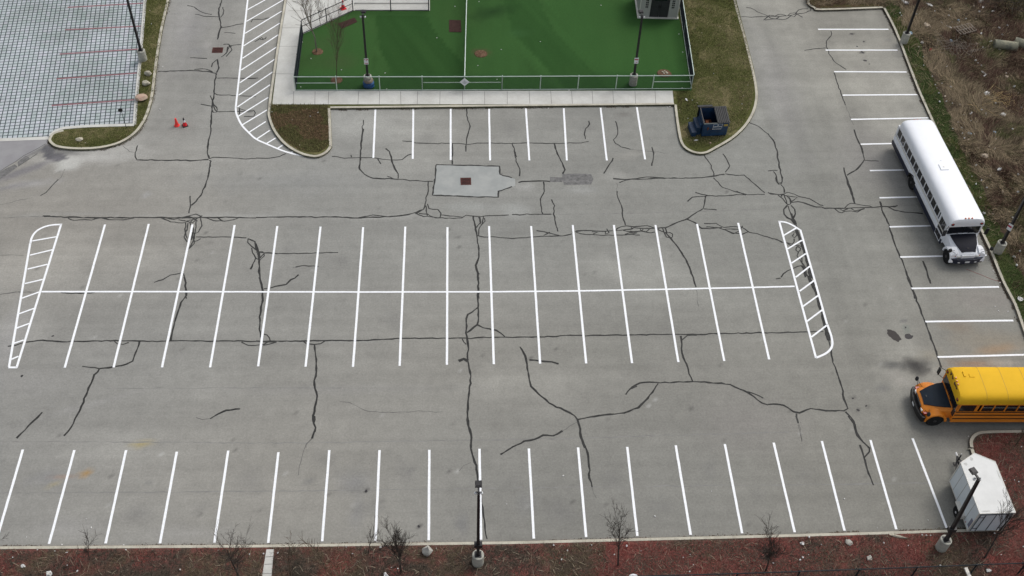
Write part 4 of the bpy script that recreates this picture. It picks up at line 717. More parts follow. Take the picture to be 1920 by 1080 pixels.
# ------------------------------------------------------------------ lamp posts
def lamp(px, label, h=7.0, top=None, sign=0, z=GZ, rz=0, br=.30, bh=.88, head=True):
    t = thing('lamp_post', label, 'lamp post', G(*px, z), 0, 'parking lot lamp posts')
    MB().lathe([(br, -.1), (br, bh-.03), (br-.03, bh)], 20).build('concrete_base', M['conc'], t, True)
    MB().box(-.17, .17, -.17, .17, bh, bh+.035).box(-.10, .10, -.10, .10, bh+.035, bh+.12, tx=.8, ty=.8).build('base_plate', M['pole'], t)
    dx, dy = 0, 0
    if top is not None:        # the real pole stands slightly out of plumb
        q = G(*top, h+z); b = G(*px, z); dx, dy = q[0]-b[0], q[1]-b[1]
        Lm = math.hypot(dx, dy)
        if Lm > .55: dx, dy = dx*.55/Lm, dy*.55/Lm
    def at(zz): k = (zz-bh)/(h-bh); return Vector((dx*k, dy*k, zz))
    mb = MB(); a, e = at(bh+.03), at(h); hw = .08
    mb.add([(a.x-hw, a.y-hw, a.z), (a.x+hw, a.y-hw, a.z), (a.x+hw, a.y+hw, a.z), (a.x-hw, a.y+hw, a.z), (e.x-hw*.8, e.y-hw*.8, e.z), (e.x+hw*.8, e.y-hw*.8, e.z), (e.x+hw*.8, e.y+hw*.8, e.z), (e.x-hw*.8, e.y+hw*.8, e.z)], [(3, 2, 1, 0), (4, 5, 6, 7), (0, 1, 5, 4), (1, 2, 6, 5), (2, 3, 7, 6), (3, 0, 4, 7)])
    mb.build('pole', M['pole'], t)
    if head:
        rot = Matrix.Translation(e) @ Matrix.Rotation(rz, 4, 'Z')
        hd = MB().box(-.16, .16, .28, .62, .02, .10, rot).box(-.045, .045, 0, .30, .0, .07, rot).box(-.12, .12, .33, .57, .10, .13, rot).build('lamp_head', M['pole'], t)
        for s in (-1, 1):
            c = MB().lathe([(.03, -.02), (.065, -.05), (.07, -.11), (.045, -.16), (.01, -.17)], 10, c=(0, 0, 0)); o = c.build('camera_dome', M['sign'], t, True); o.location = (e.x+s*.14, e.y+.10, e.z-.05)
        MB().tube(e+Vector((-.16, .10, -.05)), e+Vector((.16, .10, -.05)), .02).build('camera_arm', M['pole'], t)
    if sign == 9:
        c = at(2.0); MB().box(c.x-.2, c.x+.2, c.y-.12, c.y+.12, c.z-.12, c.z+.14).build('junction_box', M['pole'], t)
    elif sign:
        c = at(2.35+.0); f = -.10; rz_ = 0 if sign < 3 else -.9
        T_ = Matrix.Translation((c.x, c.y, c.z)) @ Matrix.Rotation(rz_, 4, 'Z')
        sg = MB().box(-.155, .155, f-.012, f, -.26, .26, T_).build('sign_panel', M['sign'], t)
        if sign == 1:
            MB().box(-.13, -.05, f-.016, f-.0125, .13, .20, T_).build('red_mark', M['signred'], sg); MB().box(-.02, .03, f-.016, f-.0125, .02, .10, T_).build('red_mark', M['signred'], sg); MB().box(-.13, .13, f-.016, f-.0125, -.20, -.15, T_).build('red_mark', M['signred'], sg)
            d = MB().box(.02, .13, f-.016, f-.0125, .12, .21, T_)
        elif sign == 2: MB().box(.0, .08, f-.016, f-.0125, -.19, -.14, T_).build('red_mark', M['signred'], sg); d = MB().box(-.135, .135, f-.016, f-.0125, .06, .15, T_)
        else: d = MB().box(-.155, .10, f-.016, f-.0125, -.02, .12, T_)
        d.build('red_mark', M['signred'], sg)
    return t
lamp((268.5, 112), 'lamp post on the grass island beside the pavers', 8.6, (240, -10), rz=-1.2)
lamp((690.5, 160), 'lamp post in the dog run with a blue bag wrapped round its base', 6.4, (680, 30), 1, rz=-.1)
lamp((1186.5, 158), 'lamp post with a small sign standing in front of the grey shed', 6.4, (1203, 34), 2, rz=.1)
lamp((1694.5, 79), 'lamp post at the verge in the top right, beside scattered litter', 8, (1722, -28))
lamp((1870.5, 472), 'lamp post by the kerb near the front of the white bus', 8, (1960, 300), 3)
lamp((896, 1055), 'lamp post in the red ground cover at the middle of the south kerb', 7.4, (897.5, 925), 9)
lamp((1764, 1027), 'leaning lamp post beside the white trailer', 7.0, (1834, 899), 9, rz=.35)
# blue bag at lamp base
gb = G(691.5, 161, GZ); t = tag(MB().lathe([(.36, 0), (.43, .1), (.40, .22), (.42, .34), (.36, .42), (.31, .44)], 18).build('blue_bag', M['bag'], None, True, loc=gb), 'crumpled blue bag wrapped round the foot of the dog run lamp post', 'bag')
for v in t.data.vertices: v.co.x *= 1+random.uniform(-.09, .09); v.co.y *= 1+random.uniform(-.09, .09)
MB().lathe([(.33, .45), (.36, .5), (.33, .62), (.31, .64)], 18).build('brown_wrap', M['bagbrown'], t, True)
# ------------------------------------------------------------------ fences
def chain_mesh(mb, A, B_, z0, z1, sp=.085, w_=.007):
    A = Vector((A[0], A[1], 0)); B_ = Vector((B_[0], B_[1], 0)); L = (B_-A).length; d = (B_-A).normalized(); H = z1-z0
    for sgn in (1, -1):
        s = -H
        while s < L+H:
            a0, a1 = s, s+H*sgn; za, zb = z0, z1
            lo, hi = 0, L
            def cl(sv): return (sv-a0)/(a1-a0)
            t0, t1 = 0, 1
            for bd in (lo, hi): pass
            ts = sorted([cl(lo), cl(hi)]); t0 = max(0, ts[0]); t1 = min(1, ts[1])
            if t1 > t0+.01:
                p = A+d*(a0+(a1-a0)*t0); q = A+d*(a0+(a1-a0)*t1); p.z = z0+H*t0; q.z = z0+H*t1
                e = (q-p).normalized(); n = d.cross(Vector((0, 0, 1))); u = e.cross(n)*w_/2; v = n*w_*.5
                mb.add([p+u, p-u, q-u, q+u, p+v, p-v, q-v, q+v], [(0, 1, 2, 3), (4, 5, 6, 7)])
            s += sp
def fence(name, label, pts, posts, H=1.26, z=GZ, rails=(1,), m='galv', mids=(), lowrail=.05, sp=.085, grp=None, pr=.038):
    o0 = G(*pts[0], z); t = thing(name, label, 'fence', (0, 0, 0), 0, grp)
    W = [G(*p, z) for p in pts]
    mb = MB()
    for a, b_ in zip(W, W[1:]): mb.tube((a[0], a[1], z+H), (b_[0], b_[1], z+H), .032)
    mb.build('top_rail', M[m], t)
    if lowrail:
        mb = MB()
        for a, b_ in zip(W, W[1:]): mb.tube((a[0], a[1], z+lowrail), (b_[0], b_[1], z+lowrail), .027)
        mb.build('bottom_rail', M[m], t)
    for a, b_ in mids:
        a = G(*a, z); b_ = G(*b_, z); MB().tube((a[0], a[1], z+H*.55), (b_[0], b_[1], z+H*.55), .027).build('middle_rail', M[m], t)
    for p in posts:
        p = G(*p, z); mb = MB(); mb.tube((p[0], p[1], z-.1), (p[0], p[1], z+H+.03), pr, pr, 8); mb.lathe([(pr+.006, z+H+.03), (pr*.9, z+H+.06), (.005, z+H+.075)], 8, c=(p[0], p[1], 0)); mb.build('post', M[m], t)
    mb = MB()
    for a, b_ in zip(W, W[1:]): chain_mesh(mb, a, b_, z+.03, z+H-.02, sp)
    mb.build('chain_link_mesh', M['wire'], t); return t
def ln(a, b_, x): k = (x-a[0])/(b_[0]-a[0]); return (x, a[1]+(b_[1]-a[1])*k)
fa, fb = (554, 170), (1296, 167)
def fp(x): return (x, 170-(x-554)/742*3)
fence('chain_link_fence', 'long galvanised chain link fence along the south side of the dog run', [fa, (870, 169.5), fb], [fp(x) for x in (554, 632, 712.5, 792, 871, 941, 1012.5, 1083, 1154, 1222.5, 1295)], mids=[(fp(557), fp(630)), (fp(794), fp(869)), (fp(873), fp(939)), (fp(1224), fp(1293))], sp=.07)
fence('chain_link_fence', 'short dark chain link fence on the west side of the dog run', [(555, 168), (568.5, 64)], [(560, 128), (568, 66)], m='wire', mids=[((555, 168), (568.5, 64))], sp=.06)
fence('chain_link_fence', 'slanted dark chain link fence beside the bare young tree', [(569, 63), (663, 20)], [(613, 42), (662, 20.5)], m='wire', mids=[((569, 63), (663, 20))], sp=.16)
fence('chain_link_fence', 'dark chain link fence around the square sidewalk corner north of the dog run', [(665, 20), (804, 20), (804, -25)], [(733, 21), (804, 20)], m='wire', mids=[((665, 20), (804, 20))], sp=.16)
fence('chain_link_fence', 'thin rail fence dividing the green turf in two', [(871, 168), (876, -30)], [(873, 84)], lowrail=.05, sp=.07)
fence('chain_link_fence', 'dark chain link fence on the east side of the dog run beside the lawn', [(1296.5, 166), (1268, -28)], [(1289, 112), (1282, 64), (1276, 20)], m='galv', sp=.055)
ds = thing('diamond_sign', 'white diamond shaped sign on the middle of the dog run fence', 'sign', (G(871, 169.4, GZ)[0], G(871, 169.4, GZ)[1]-.05, GZ+.80))
MB().add([(-.36, 0, 0), (0, 0, -.36), (.36, 0, 0), (0, 0, .36), (-.36, .012, 0), (0, .012, -.36), (.36, .012, 0), (0, .012, .36)], [(0, 1, 2, 3), (7, 6, 5, 4), (0, 4, 5, 1), (1, 5, 6, 2), (2, 6, 7, 3), (3, 7, 4, 0)]).build('panel', M['sign'], ds)
MB().lathe([(.035, -.006), (.035, -.004)], 10, 'Y', (0.0, 0, .10)).build('emblem', M['mark'], ds)
for zz, w_ in ((.02, .12), (-.04, .17), (-.10, .15), (-.15, .09)):
    x = -w_; mk_ = MB()
    while x < w_:
        l_ = random.uniform(.02, .05); mk_.box(x, min(x+l_, w_), -.005, -.003, zz-.014, zz+.014); x += l_+.014
    mk_.build('printed_text', M['mark'], ds)
# south fence
sf = thing('black_fence', 'black chain link fence crossing the bottom right corner', 'fence')
sfp = [G(x, y, 1.32) for x, y in [(1150, 1081.5), (1383, 1075.5), (1500, 1071.5), (1612, 1067.5), (1720.5, 1063.5), (1831.7, 1059), (1925, 1055.5), (2020, 1052)]]
mb = MB()
for a, b_ in zip(sfp, sfp[1:]): mb.tube(a, b_, .03)
mb.build('top_rail', M['wire'], sf)
for p in sfp: MB().tube((p[0], p[1], 0), (p[0], p[1], 1.37), .042, .042, 8).build('post', M['wire'], sf)
mb = MB(); chain_mesh(mb, sfp[0], sfp[-1], .2, 1.3, .12, .005); mb.build('chain_link_mesh', M['wire'], sf)
a = G(1809, 1065, .5); b_ = G(1832, 1120, .25)
tag(MB().box(-.09, .09, 0, 1.9, 0, .09).build('white_board', M['trim'], None, loc=(a[0]+.02, a[1], .5)), 'white board lying beyond the black fence at the bottom right', 'board').rotation_euler = (R_(-8), 0, math.atan2(b_[1]-a[1], b_[0]-a[0])-PI/2)
# ------------------------------------------------------------------ shed
q = G(1197.5, 33, GZ); SWd = G(1269, 35, GZ)[0]-q[0]
sh = thing('garden_shed', 'pale grey shed with dark double doors at the back corner of the dog run', 'shed', (q[0], q[1], GZ), -.03)
MB().box(-.12, SWd+.12, -.12, 2.9, -.02, .09).build('base', M['trim'], sh)
dl, dr = SWd*.27, SWd*.755
MB().box(0, dl, 0, 2.6, .09, 2.05).box(dr, SWd, 0, 2.6, .09, 2.05).box(dl, dr, .06, 2.6, .09, 2.05).build('wall', M['siding'], sh)
for x0, x1, hx in ((dl+.02, (dl+dr)/2-.012, 1), ((dl+dr)/2+.012, dr-.02, 0)):
    d = MB().box(x0, x1, 0, .05, .1, 1.98).box(x0+.1, x1-.1, -.015, 0, .2, .95).box(x0+.1, x1-.1, -.015, 0, 1.08, 1.5).build('door', M['sheddoor'], sh)
    hxx = x1-.07 if hx else x0+.03
    MB().box(hxx, hxx+.04, -.05, -.005, .95, 1.2).build('door_handle', M['black'], d)
MB().box(dl+.25, dr-.25, -.02, 0, 1.62, 1.9).build('transom_window', M['glass'], sh)
for cx in (SWd*.175, SWd*.855):
    wn = MB()
    for r in range(4):
        for c in range(2): wn.box(cx-.11+c*.12, cx-.11+c*.12+.085, -.012, 0, .95+r*.2, 1.09+r*.2)
    wn.build('window', M['glass'], sh)
for x in (0, SWd): MB().box(x-.04, x+.04, -.03, .0, .09, 2.05).build('corner_trim', M['trim'], sh)
MB().prism([(-.2, 0), (SWd+.2, 0), (SWd/2, 0)], 0, .01) if False else None
mb = MB(); e = .2
mb.add([(-e, -e, 2.05), (SWd+e, -e, 2.05), (SWd+e, 2.8, 2.05), (-e, 2.8, 2.05), (SWd/2, -e, 2.85), (SWd/2, 2.8, 2.85)], [(0, 1, 4), (2, 3, 5), (1, 2, 5, 4), (3, 0, 4, 5), (3, 2, 1, 0)]); mb.build('roof', M['shedroof'], sh)
# ------------------------------------------------------------------ small things on the turf
def disc(name, px, rx, ry, m, label, cat, z=GZ+.008, h=.05, grp=None, n=26, rough=.06):
    c = G(*px, z); P = [(rx*math.cos(2*PI*i/n)*(1+random.uniform(-rough, rough)), ry*math.sin(2*PI*i/n)*(1+random.uniform(-rough, rough))) for i in range(n)]
    rings = [[(x*k, y*k, zz+(random.uniform(-.02, .02) if k < .9 else 0)) for x, y in P] for k, zz in ((1, 0), (.93, h*.7), (.6, h), (.25, h*1.1))]
    return tag(MB().loft(rings).build(name, m, None, True, loc=c), label, cat, grp)
disc('mulch_ring', (595.5, 97), .42, .42, M['mring'], 'brown mulch ring round the pale trunked young tree', 'mulch ring')
disc('mulch_ring', (631, 150), .44, .42, M['mring'], 'dark mulch ring at the foot of the thin brown tree', 'mulch ring')
disc('mulch_ring', (901.5, 101), .50, .46, M['mring'], 'worn mulch patch in the right turf beside the dividing fence', 'mulch ring')
disc('mulch_ring', (1245, 138), .56, .48, M['mring'], 'mulch ring with pale stones by the south east turf corner', 'mulch ring', h=.09)
for px, lab in (([(633, 44.5), (665, 33), (670, 41), (641, 54)], 'slanting dark brown mat on the left turf near the square sidewalk corner'), ([(842, 37.5), (864.5, 38), (865, 60.5), (842, 60)], 'square dark brown mat on the turf left of the dividing fence')):
    tag(MB().prism([G(*p, GZ+.01) for p in px], GZ+.008, GZ+.03).build('rubber_mat', M['mat']), lab, 'mat')
# ------------------------------------------------------------------ cones
def cone(px, label, z, kind, rz=.4, s=1.0):
    t = thing('traffic_cone', label, 'traffic cone', G(*px, z+.002), rz); t.scale = (s, s, s)
    body = 'conecoral' if kind == 0 else 'conered'
    if kind == 0: MB().lathe([(.19, 0), (.20, .02), (.19, .045), (.13, .05)], 22).build('base', M['conecoral'], t, True)
    else: MB().box(-.19, .19, -.19, .19, 0, .045, tx=.95, ty=.95).build('base', M['black' if kind == 1 else 'conered'], t)
    prof = [(.14, .045), (.13, .10), (.085, .42)] if kind else [(.14, .05), (.06, .62), (.05, .66), (.02, .665)]
    if kind == 0: MB().lathe(prof, 18).build('body', M[body], t, True)
    else:
        MB().lathe([(.15, .045), (.135, .09), (.095, .34)], 18).build('body', M[body], t, True)
        MB().lathe([(.096, .34), (.066, .52)], 18).build('white_collar', M['sign'], t, True)
        MB().lathe([(.066, .52), (.04, .66), (.035, .70), (.01, .705)], 18).build('tip', M['black' if kind == 1 else 'conered'], t, True)
cone((332, 235.5), 'plain coral red cone with a round base, left of the pair on the drive', 0, 0)
cone((347, 235.5), 'red cone with white collar and black base, right of the pair on the drive', 0, 1, .5)
cone((643.5, 16), 'red cone with white bands behind the slanted fence', GZ+.012, 2, .5, 1.15)
# ------------------------------------------------------------------ rocks
def rock(px, s, m, label, cat='rock', z=GZ, seed=0, name='rock', pyr=0):
    bm_ = bmesh.new(); bmesh.ops.create_icosphere(bm_, subdivisions=3, radius=1); rr = random.Random(seed)
    dirs = [(Vector((rr.gauss(0, 1), rr.gauss(0, 1), rr.gauss(0, 1))).normalized(), rr.uniform(.62, .92)) for _ in range(16)]
    for v in bm_.verts:
        for d, k in dirs:
            t = v.co.dot(d)
            if t > k: v.co -= d*(t-k)
        if pyr and v.co.z > 0: v.co.x *= 1-.75*v.co.z; v.co.y *= 1-.75*v.co.z
        v.co.x *= s[0]; v.co.y *= s[1]; v.co.z = v.co.z*s[2]+s[2]*.55
    me = bpy.data.meshes.new(name); bm_.to_mesh(me); bm_.free(); me.materials.append(m); o = bpy.data.objects.new(name, me); COL.objects.link(o)
    o.location = G(*px, z); o.rotation_euler = (0, 0, rr.uniform(-.4, .4)); return tag(o, label, cat)
rock((278.5, 140), (.30, .24, .22), M['rock'], 'small pale grey rock, topmost of three on the grass island', seed=3)
rock((275, 158.5), (.34, .24, .22), M['rock'], 'pointed cream rock in the middle of three on the grass island', seed=5)
rock((266, 186), (.44, .40, .30), M['rockpink'], 'large pinkish boulder touching the paver edge on the grass island', seed=88)
rock((149, 262), (.30, .22, .10), M['rock'], 'flat cream stone on the tip of the grass island', seed=12)
rock((802, 1036), (.34, .30, .42), M['rockgrey'], 'pyramid shaped grey boulder just below the south kerb', seed=15, name='boulder', pyr=1)
rock((1591, 1017), (.22, .24, .06), M['rockgrey'], 'flat round grey stone below the south kerb near the right end bays', seed=19)
rock((1684, 1006.5), (.55, .10, .07), M['rock'], 'long pale slab of broken kerb lying under the south kerb', 'kerb slab', seed=23, name='broken_slab')
rock((1819.5, 269), (.30, .26, .16), M['rockgrey'], 'grey stone in the scrub right of the white bus rear', seed=29) if False else rock((1845, 294), (.30, .24, .16), M['littertan'], 'tan grey stone in the scrub right of the middle of the white bus', seed=29)
mr = MB()
# stones in the ring
for i, (dx, dy) in enumerate([(-3, -1), (1, -2), (4, 0), (0, 2), (6, 2)]):
    rock((1245+dx, 136+dy), (.09, .08, .06), M['rock'], 'pale stone lying in the south east turf mulch ring', 'stone', GZ+.09, 70+i, 'stone')['group'] = 'stones in the mulch ring'
# south path
sheet('path', [(499.5, 1030), (513.5, 1030), (509, 1080), (503, 1140), (485, 1140), (491.5, 1080)], M['walk'], GZ+.012)
mb = MB()
for y, x0, x1 in ((1044.5, 498, 512.5), (1058.5, 496, 511.5), (1076, 492, 509)): mb.strip([G(x0, y, GZ)[:2], G(x1, y-.8, GZ)[:2]], .03, GZ+.016)
tag(mb.build('path_joints', M['joint']), kind='structure')
# drains
def drain(px, w_, d_, label, z=.006):
    t = thing('storm_drain', label, 'drain', G(*px, z), .02)
    MB().box(-w_/2-.07, w_/2+.07, -d_/2-.07, -d_/2, 0, .012).box(-w_/2-.07, w_/2+.07, d_/2, d_/2+.07, 0, .012).box(-w_/2-.07, -w_/2, -d_/2, d_/2, 0, .012).box(w_/2, w_/2+.07, -d_/2, d_/2, 0, .012).build('frame', M['grate'], t)
    MB().box(-w_/2, w_/2, -d_/2, d_/2, .0, .003).build('pit', M['interior'], t)
    mb = MB(); n = int(w_/.07)
    for i in range(n): x = -w_/2+(i+.5)*w_/n; mb.box(x-.018, x+.018, -d_/2, d_/2, .004, .014)
    mb.box(-w_/2, w_/2, -.02, .02, .0145, .018); mb.build('grate', M['grate'], t)
drain((873.5, 340), .58, .56, 'rusty square drain grate in the pale concrete pad')
drain((408, 94), .66, .52, 'rusty drain grate on the drive beside the hatched lane')
# ------------------------------------------------------------------ buses
def bus(label, pos, rz, L, wf, wr, nose, cb, cr, cs, hoodm, visside, yellow):
    t = thing('school_bus', label, 'bus', (pos[0], pos[1], 0), rz, 'parked school buses'); hw, ze, zc = 1.19, 2.32, 2.82
    wz0, wz1 = 1.50, 2.11; RW = .49
    # roof
    def sec(x, k, ky, dz):
        pts = []
        for i in range(17):
            a = PI*i/16; c, s_ = math.cos(a), math.sin(a)
            y = hw*ky*math.copysign(abs(c)**.45, c); zz = (ze-.2)+(zc-ze+.2-dz)*abs(s_)**.55
            pts.append((x, y, zz))
        return pts
    rings = [sec(-L-.02, 0, .80, .30), sec(-L+.05, 0, .90, .16), sec(-L+.16, 0, .965, .07), sec(-L+.4, 0, 1.0, .02)]
    x = -L+1.0
    while x < -1.0: rings.append(sec(x, 0, 1.0, 0)); x += 1.4
    rings += [sec(-.7, 0, 1, 0), sec(-.15, 0, 1.0, .03), sec(.06, 0, .995, .10), sec(.13, 0, .985, .22)]
    rf = MB().loft(rings).build('roof', M[cr], t, True)
    if yellow:
        mb = MB()
        for x in (-1.4, -2.6, -3.8, -5.0, -6.2, -7.4, -8.6):
            s0 = sec(x-.012, 0, 1.003, -.004); s1 = sec(x+.012, 0, 1.003, -.004)
            mb.add(s0+s1, [(i, i+1, 17+i+1, 17+i) for i in range(2, 14)])
        mb.build('roof_seams', mat('roof_seam_material', (.42, .25, .03), .6), rf)
    # body sides: lower panels + window band posts; wheel arches cut as gaps
    mb = MB(); th = .05
    for s in (-1, 1):
        y0, y1 = (hw-th, hw) if s > 0 else (-hw, -hw+th)
        a0, a1 = wr-.58, wr+.58; lo = .88 if not yellow else .5
        mb.box(-L, 0, y0, y1, 1.04, wz0)
        mb.box(-L, a0, y0, y1, .86, 1.04).box(a1, 0, y0, y1, .86, 1.04)
        mb.box(-L, .02, y0, y1, wz1, ze-.14)
        n = 12; pit = (L-.35-1.22)/n
        for i in range(n+1):
            xx = -L+.2+i*pit; mb.box(xx-.035, xx+.035, y0, y1, wz0, wz1)
        mb.box(-L, -L+.2, y0, y1, wz0, wz1); mb.box(-.12, .02, y0, y1, wz0, wz1)
        mb.box(-1.17, -1.02, y0, y1, wz0, wz1)
    mb.box(-L, -L+th, -hw+th, hw-th, .86, ze-.14)                       # rear wall
    mb.box(-.03, .03, -hw+th, hw-th, .6, 1.42)                          # firewall
    mb.box(-.02, .05, -hw+th, hw-th, 2.14, ze-.0)
    for s in (-1, 1): mb.box(-.02, .06, s*(hw-.06)-.06, s*(hw-.06)+.06, 1.42, 2.14)
    mb.build('body', M[cb], t)
    sk = MB()
    for s in (-1, 1):
        y0, y1 = (hw-th, hw-.004) if s > 0 else (-hw+.004, -hw+th)
        sk.box(-L, wr-.58, y0, y1, .46, .86).box(wr+.58, 0, y0, y1, .46, .86)
    sk.box(-L, -L+th, -hw+th, hw-th, .46, .86); sk.build('skirt', M[cs], t)
    for s in (-1, 1):                       # wheel arch rings
        mb = MB(); n = 10; P = []
        for k in range(n+1):
            a = PI*k/n
            for r in (.56, .64): P += [(wr+r*math.cos(a), s*(hw-.02), .50+r*math.sin(a)), (wr+r*math.cos(a), s*(hw+.03), .50+r*math.sin(a))]
        F_ = []
        for k in range(n):
            b0 = k*4; F_ += [(b0, b0+1, b0+5, b0+4), (b0+1, b0+3, b0+7, b0+5), (b0+3, b0+2, b0+6, b0+7), (b0+2, b0, b0+4, b0+6)]
        mb.add(P, F_); mb.build('wheel_arch', M['black' if not yellow else 'orange'], t)
    MB().box(-L+.06, -.04, -hw+.09, hw-.09, .5, 1.35).build('interior', M['interior'], t)
    # seats visible as dark shapes
    mb = MB()
    for i in range(12):
        x = -L+.5+i*.72
        for s in (-1, 1): mb.box(x, x+.12, s*.62-.42, s*.62+.42, 1.35, 1.85)
    mb.build('seat_backs', M['rubber'], t)
    # rub rails
    if yellow:
        for zz in (1.46, 1.17, .83):
            for s in (-1, 1): MB().box(-L+.02, -.02, s*hw-(.0 if s > 0 else .022), s*hw+(.022 if s > 0 else 0), zz-.035, zz+.03).build('rub_rail', M['black'], t)
    else:
        for zz, c in ((1.42, 'trim'), (1.08, 'white')):  # upper rail tinted cream: the ledge's shading is put into its colour
            for s in (-1, 1): MB().box(-L+.02, -.02, s*hw-(.0 if s > 0 else .028), s*hw+(.028 if s > 0 else 0), zz-.05, zz+.04).build('rub_rail', M[c], t)
    for s in (-1, 1):
        for i in range(n := 12):
            pit = (L-.35-1.22)/n; x0 = -L+.2+i*pit+.035; x1 = x0+pit-.07; y = s*(hw-.035)
            w_ = MB().box(x0, x1, y-.005, y+.005, wz0, wz1).build('window', M['glass'], t)
            MB().box(x0, x1, s*(hw-.028)-.006, s*(hw-.028)+.006, (wz0+wz1)/2+.02, (wz0+wz1)/2+.04).build('sash_bar', M['rim' if not yellow else 'galv'], w_)
    # driver window / door
    MB().box(-1.02, -.12, hw-.04, hw-.03, wz0, wz1).build('driver_window', M['glass'], t)
    d = MB().box(-.98, -.14, -hw-.012, -hw-.004, .52, 2.12).build('door', M[cb], t)
    MB().box(-.95, -.57, -hw-.02, -hw-.013, .60, 2.07).box(-.55, -.17, -hw-.02, -hw-.013, .60, 2.07).build('door_glass', M['glass'], d)
    # windscreen
    ws = MB().add([(.05, -1.06, 1.44), (.05, 1.06, 1.44), (.0, 1.04, 2.13), (.0, -1.04, 2.13), (.09, -1.06, 1.44), (.09, 1.06, 1.44), (.04, 1.04, 2.13), (.04, -1.04, 2.13)], [(0, 3, 2, 1), (4, 5, 6, 7), (0, 1, 5, 4), (1, 2, 6, 5), (2, 3, 7, 6), (3, 0, 4, 7)]).build('windscreen', M['glass'], t)
    MB().box(.06, .10, -.02, .02, 1.44, 2.12).build('centre_bar', M['black'], ws)
    for s in (-1, 1):
        MB().tube((.12, s*.25, 1.46), (.11, s*.75, 1.62), .012, .012, 4).build('wiper', M['black'], t)
    # brow: warning lights, marker lights
    for s in (-1, 1):
        o = MB().lathe([(.115, 0), (.12, .03), (.09, .05)], 14).build('warning_light', M['black'], t, True); o.location = (.10, s*.96, 2.36); o.rotation_euler = (0, R_(68), 0)
        o = MB().lathe([(.06, .05), (.05, .065)], 12).build('light_lens', M['redlamp'], o, True)
        o = MB().lathe([(.10, 0), (.105, .03), (.08, .05)], 14).build('warning_light', M['black'], t, True); o.location = (-L-.02, s*.86, 2.22); o.rotation_euler = (0, R_(-75), 0)
    for y in (-.22, 0, .22): MB().box(-.02, .06, y-.035, y+.035, 2.74, 2.80).build('marker_light', M['amber'], t)
    for y in (-.22, 0, .22): MB().box(-L+.02, -L+.08, y-.035, y+.035, 2.60, 2.68).build('marker_light', M['redlamp'], t)
    hx = -L*.5+.2 if not yellow else -.95
    if not yellow:
        o = MB().box(hx-.30, hx+.30, -.30, .30, zc-.03, zc+.05, tx=.86, ty=.86).build('roof_hatch', M[cr], t, bevel=.015)
        MB().box(hx-.04, hx+.04, -.04, .04, zc+.05, zc+.075).build('hatch_handle', M['trim'], o)
        MB().lathe([(.09, zc-.02), (.09, zc+.015)], 12, c=(hx-.7, .1, 0)).build('roof_vent', M[cr], t, True)
    else:
        for (x, y, a, c) in ((-.9, -.35, .16, .13), (-.5, -.45, .06, .2)): MB().box(x-a, x+a, y-c, y+c, zc-.04, zc+.03, tx=.9, ty=.9).build('roof_vent', M['roofy'], t, bevel=.01)
        wn = MB()
        for k in range(46): wn.box(.02+random.uniform(-.04, .10), .05+random.uniform(-.02, .12), (yy := random.uniform(-.8, .5)), yy+random.uniform(.02, .09), 2.52+random.random()*.12, 2.64+random.random()*.03)
        wn.build('rust_patch', M['rust'], t)
        MB().box(-1.6, -1.45, hw-.18, hw-.04, 2.44, 2.50).build('sticker', M['sign'], t)
    # hood: tapered loft with crowned top
    N = nose
    def hs(x, wt, zt, wsd, zs, zb): return [(x, -wsd, zb), (x, -wsd, zs), (x, -wt, zt), (x, -wt*.5, zt+.035), (x, wt*.5, zt+.035), (x, wt, zt), (x, wsd, zs), (x, wsd, zb)]
    hood = MB().loft([hs(.03, .84, 1.46, 1.00, 1.30, .62), hs(.35, .80, 1.43, .98, 1.24, .62), hs(.95, .66, 1.33, .90, 1.10, .62), hs(N-.25, .52, 1.20, .84, 1.0, .62), hs(N-.08, .50, 1.13, .80, .95, .60), hs(N, .48, 1.03, .76, .88, .60)]).build('hood', M[cb], t, True)
    P = []; top_ = [(.17, .86, 1.45), (.5, .82, 1.425), (.95, .70, 1.345), (N-.36, .57, 1.265), (N-.10, .46, 1.16)]
    for x, y, zz in top_:
        for k in (-1, -.5, 0, .5, 1): P.append((x, y*k, zz+.05-(.03 if abs(k) == 1 else 0)))
    F_ = [(r*5+c, r*5+5+c, r*5+6+c, r*5+1+c) for r in range(4) for c in range(4)]
    hp = MB().add([(a, b_, c-.06) for a, b_, c in P]+P, [tuple(i+25 for i in f[::-1]) for f in F_]+F_+[(0, 4, 29, 25), (20, 45, 49, 24)]+[(r*5, r*5+25, r*5+30, r*5+5) for r in range(4)]+[(r*5+4, r*5+9, r*5+34, r*5+29) for r in range(4)]).build('hood_cover', M[hoodm], t, True)
    MB().box(N-.34, N-.30, -.08, .05, 1.28, 1.32).build('hood_badge', M['black'], hp)
    # fenders
    for s in (-1, 1):
        pr = []; nA = 14
        for k in range(nA+1):
            a = PI*k/nA; c, sn = math.cos(a), math.sin(a)
            x = wf+.62*c*(1 if c > 0 else 1.05); zt = .46+.62*max(sn, 0)**.8
            ri = .53; xi = wf+ri*c; zi = .46+ri*sn
            x = min(x, N-.02)
            pr.append([(xi, s*(hw-.02), zi), (x, s*(hw-.03), zt), (x*.97+wf*.03, s*(hw-.14), zt+.055*sn), (x*.9+wf*.1, s*.70, zt+.20*sn), (xi, s*.70, zi)])
        mb = MB(); mb.loft(pr); mb.build('fender', M[cb], t, True)
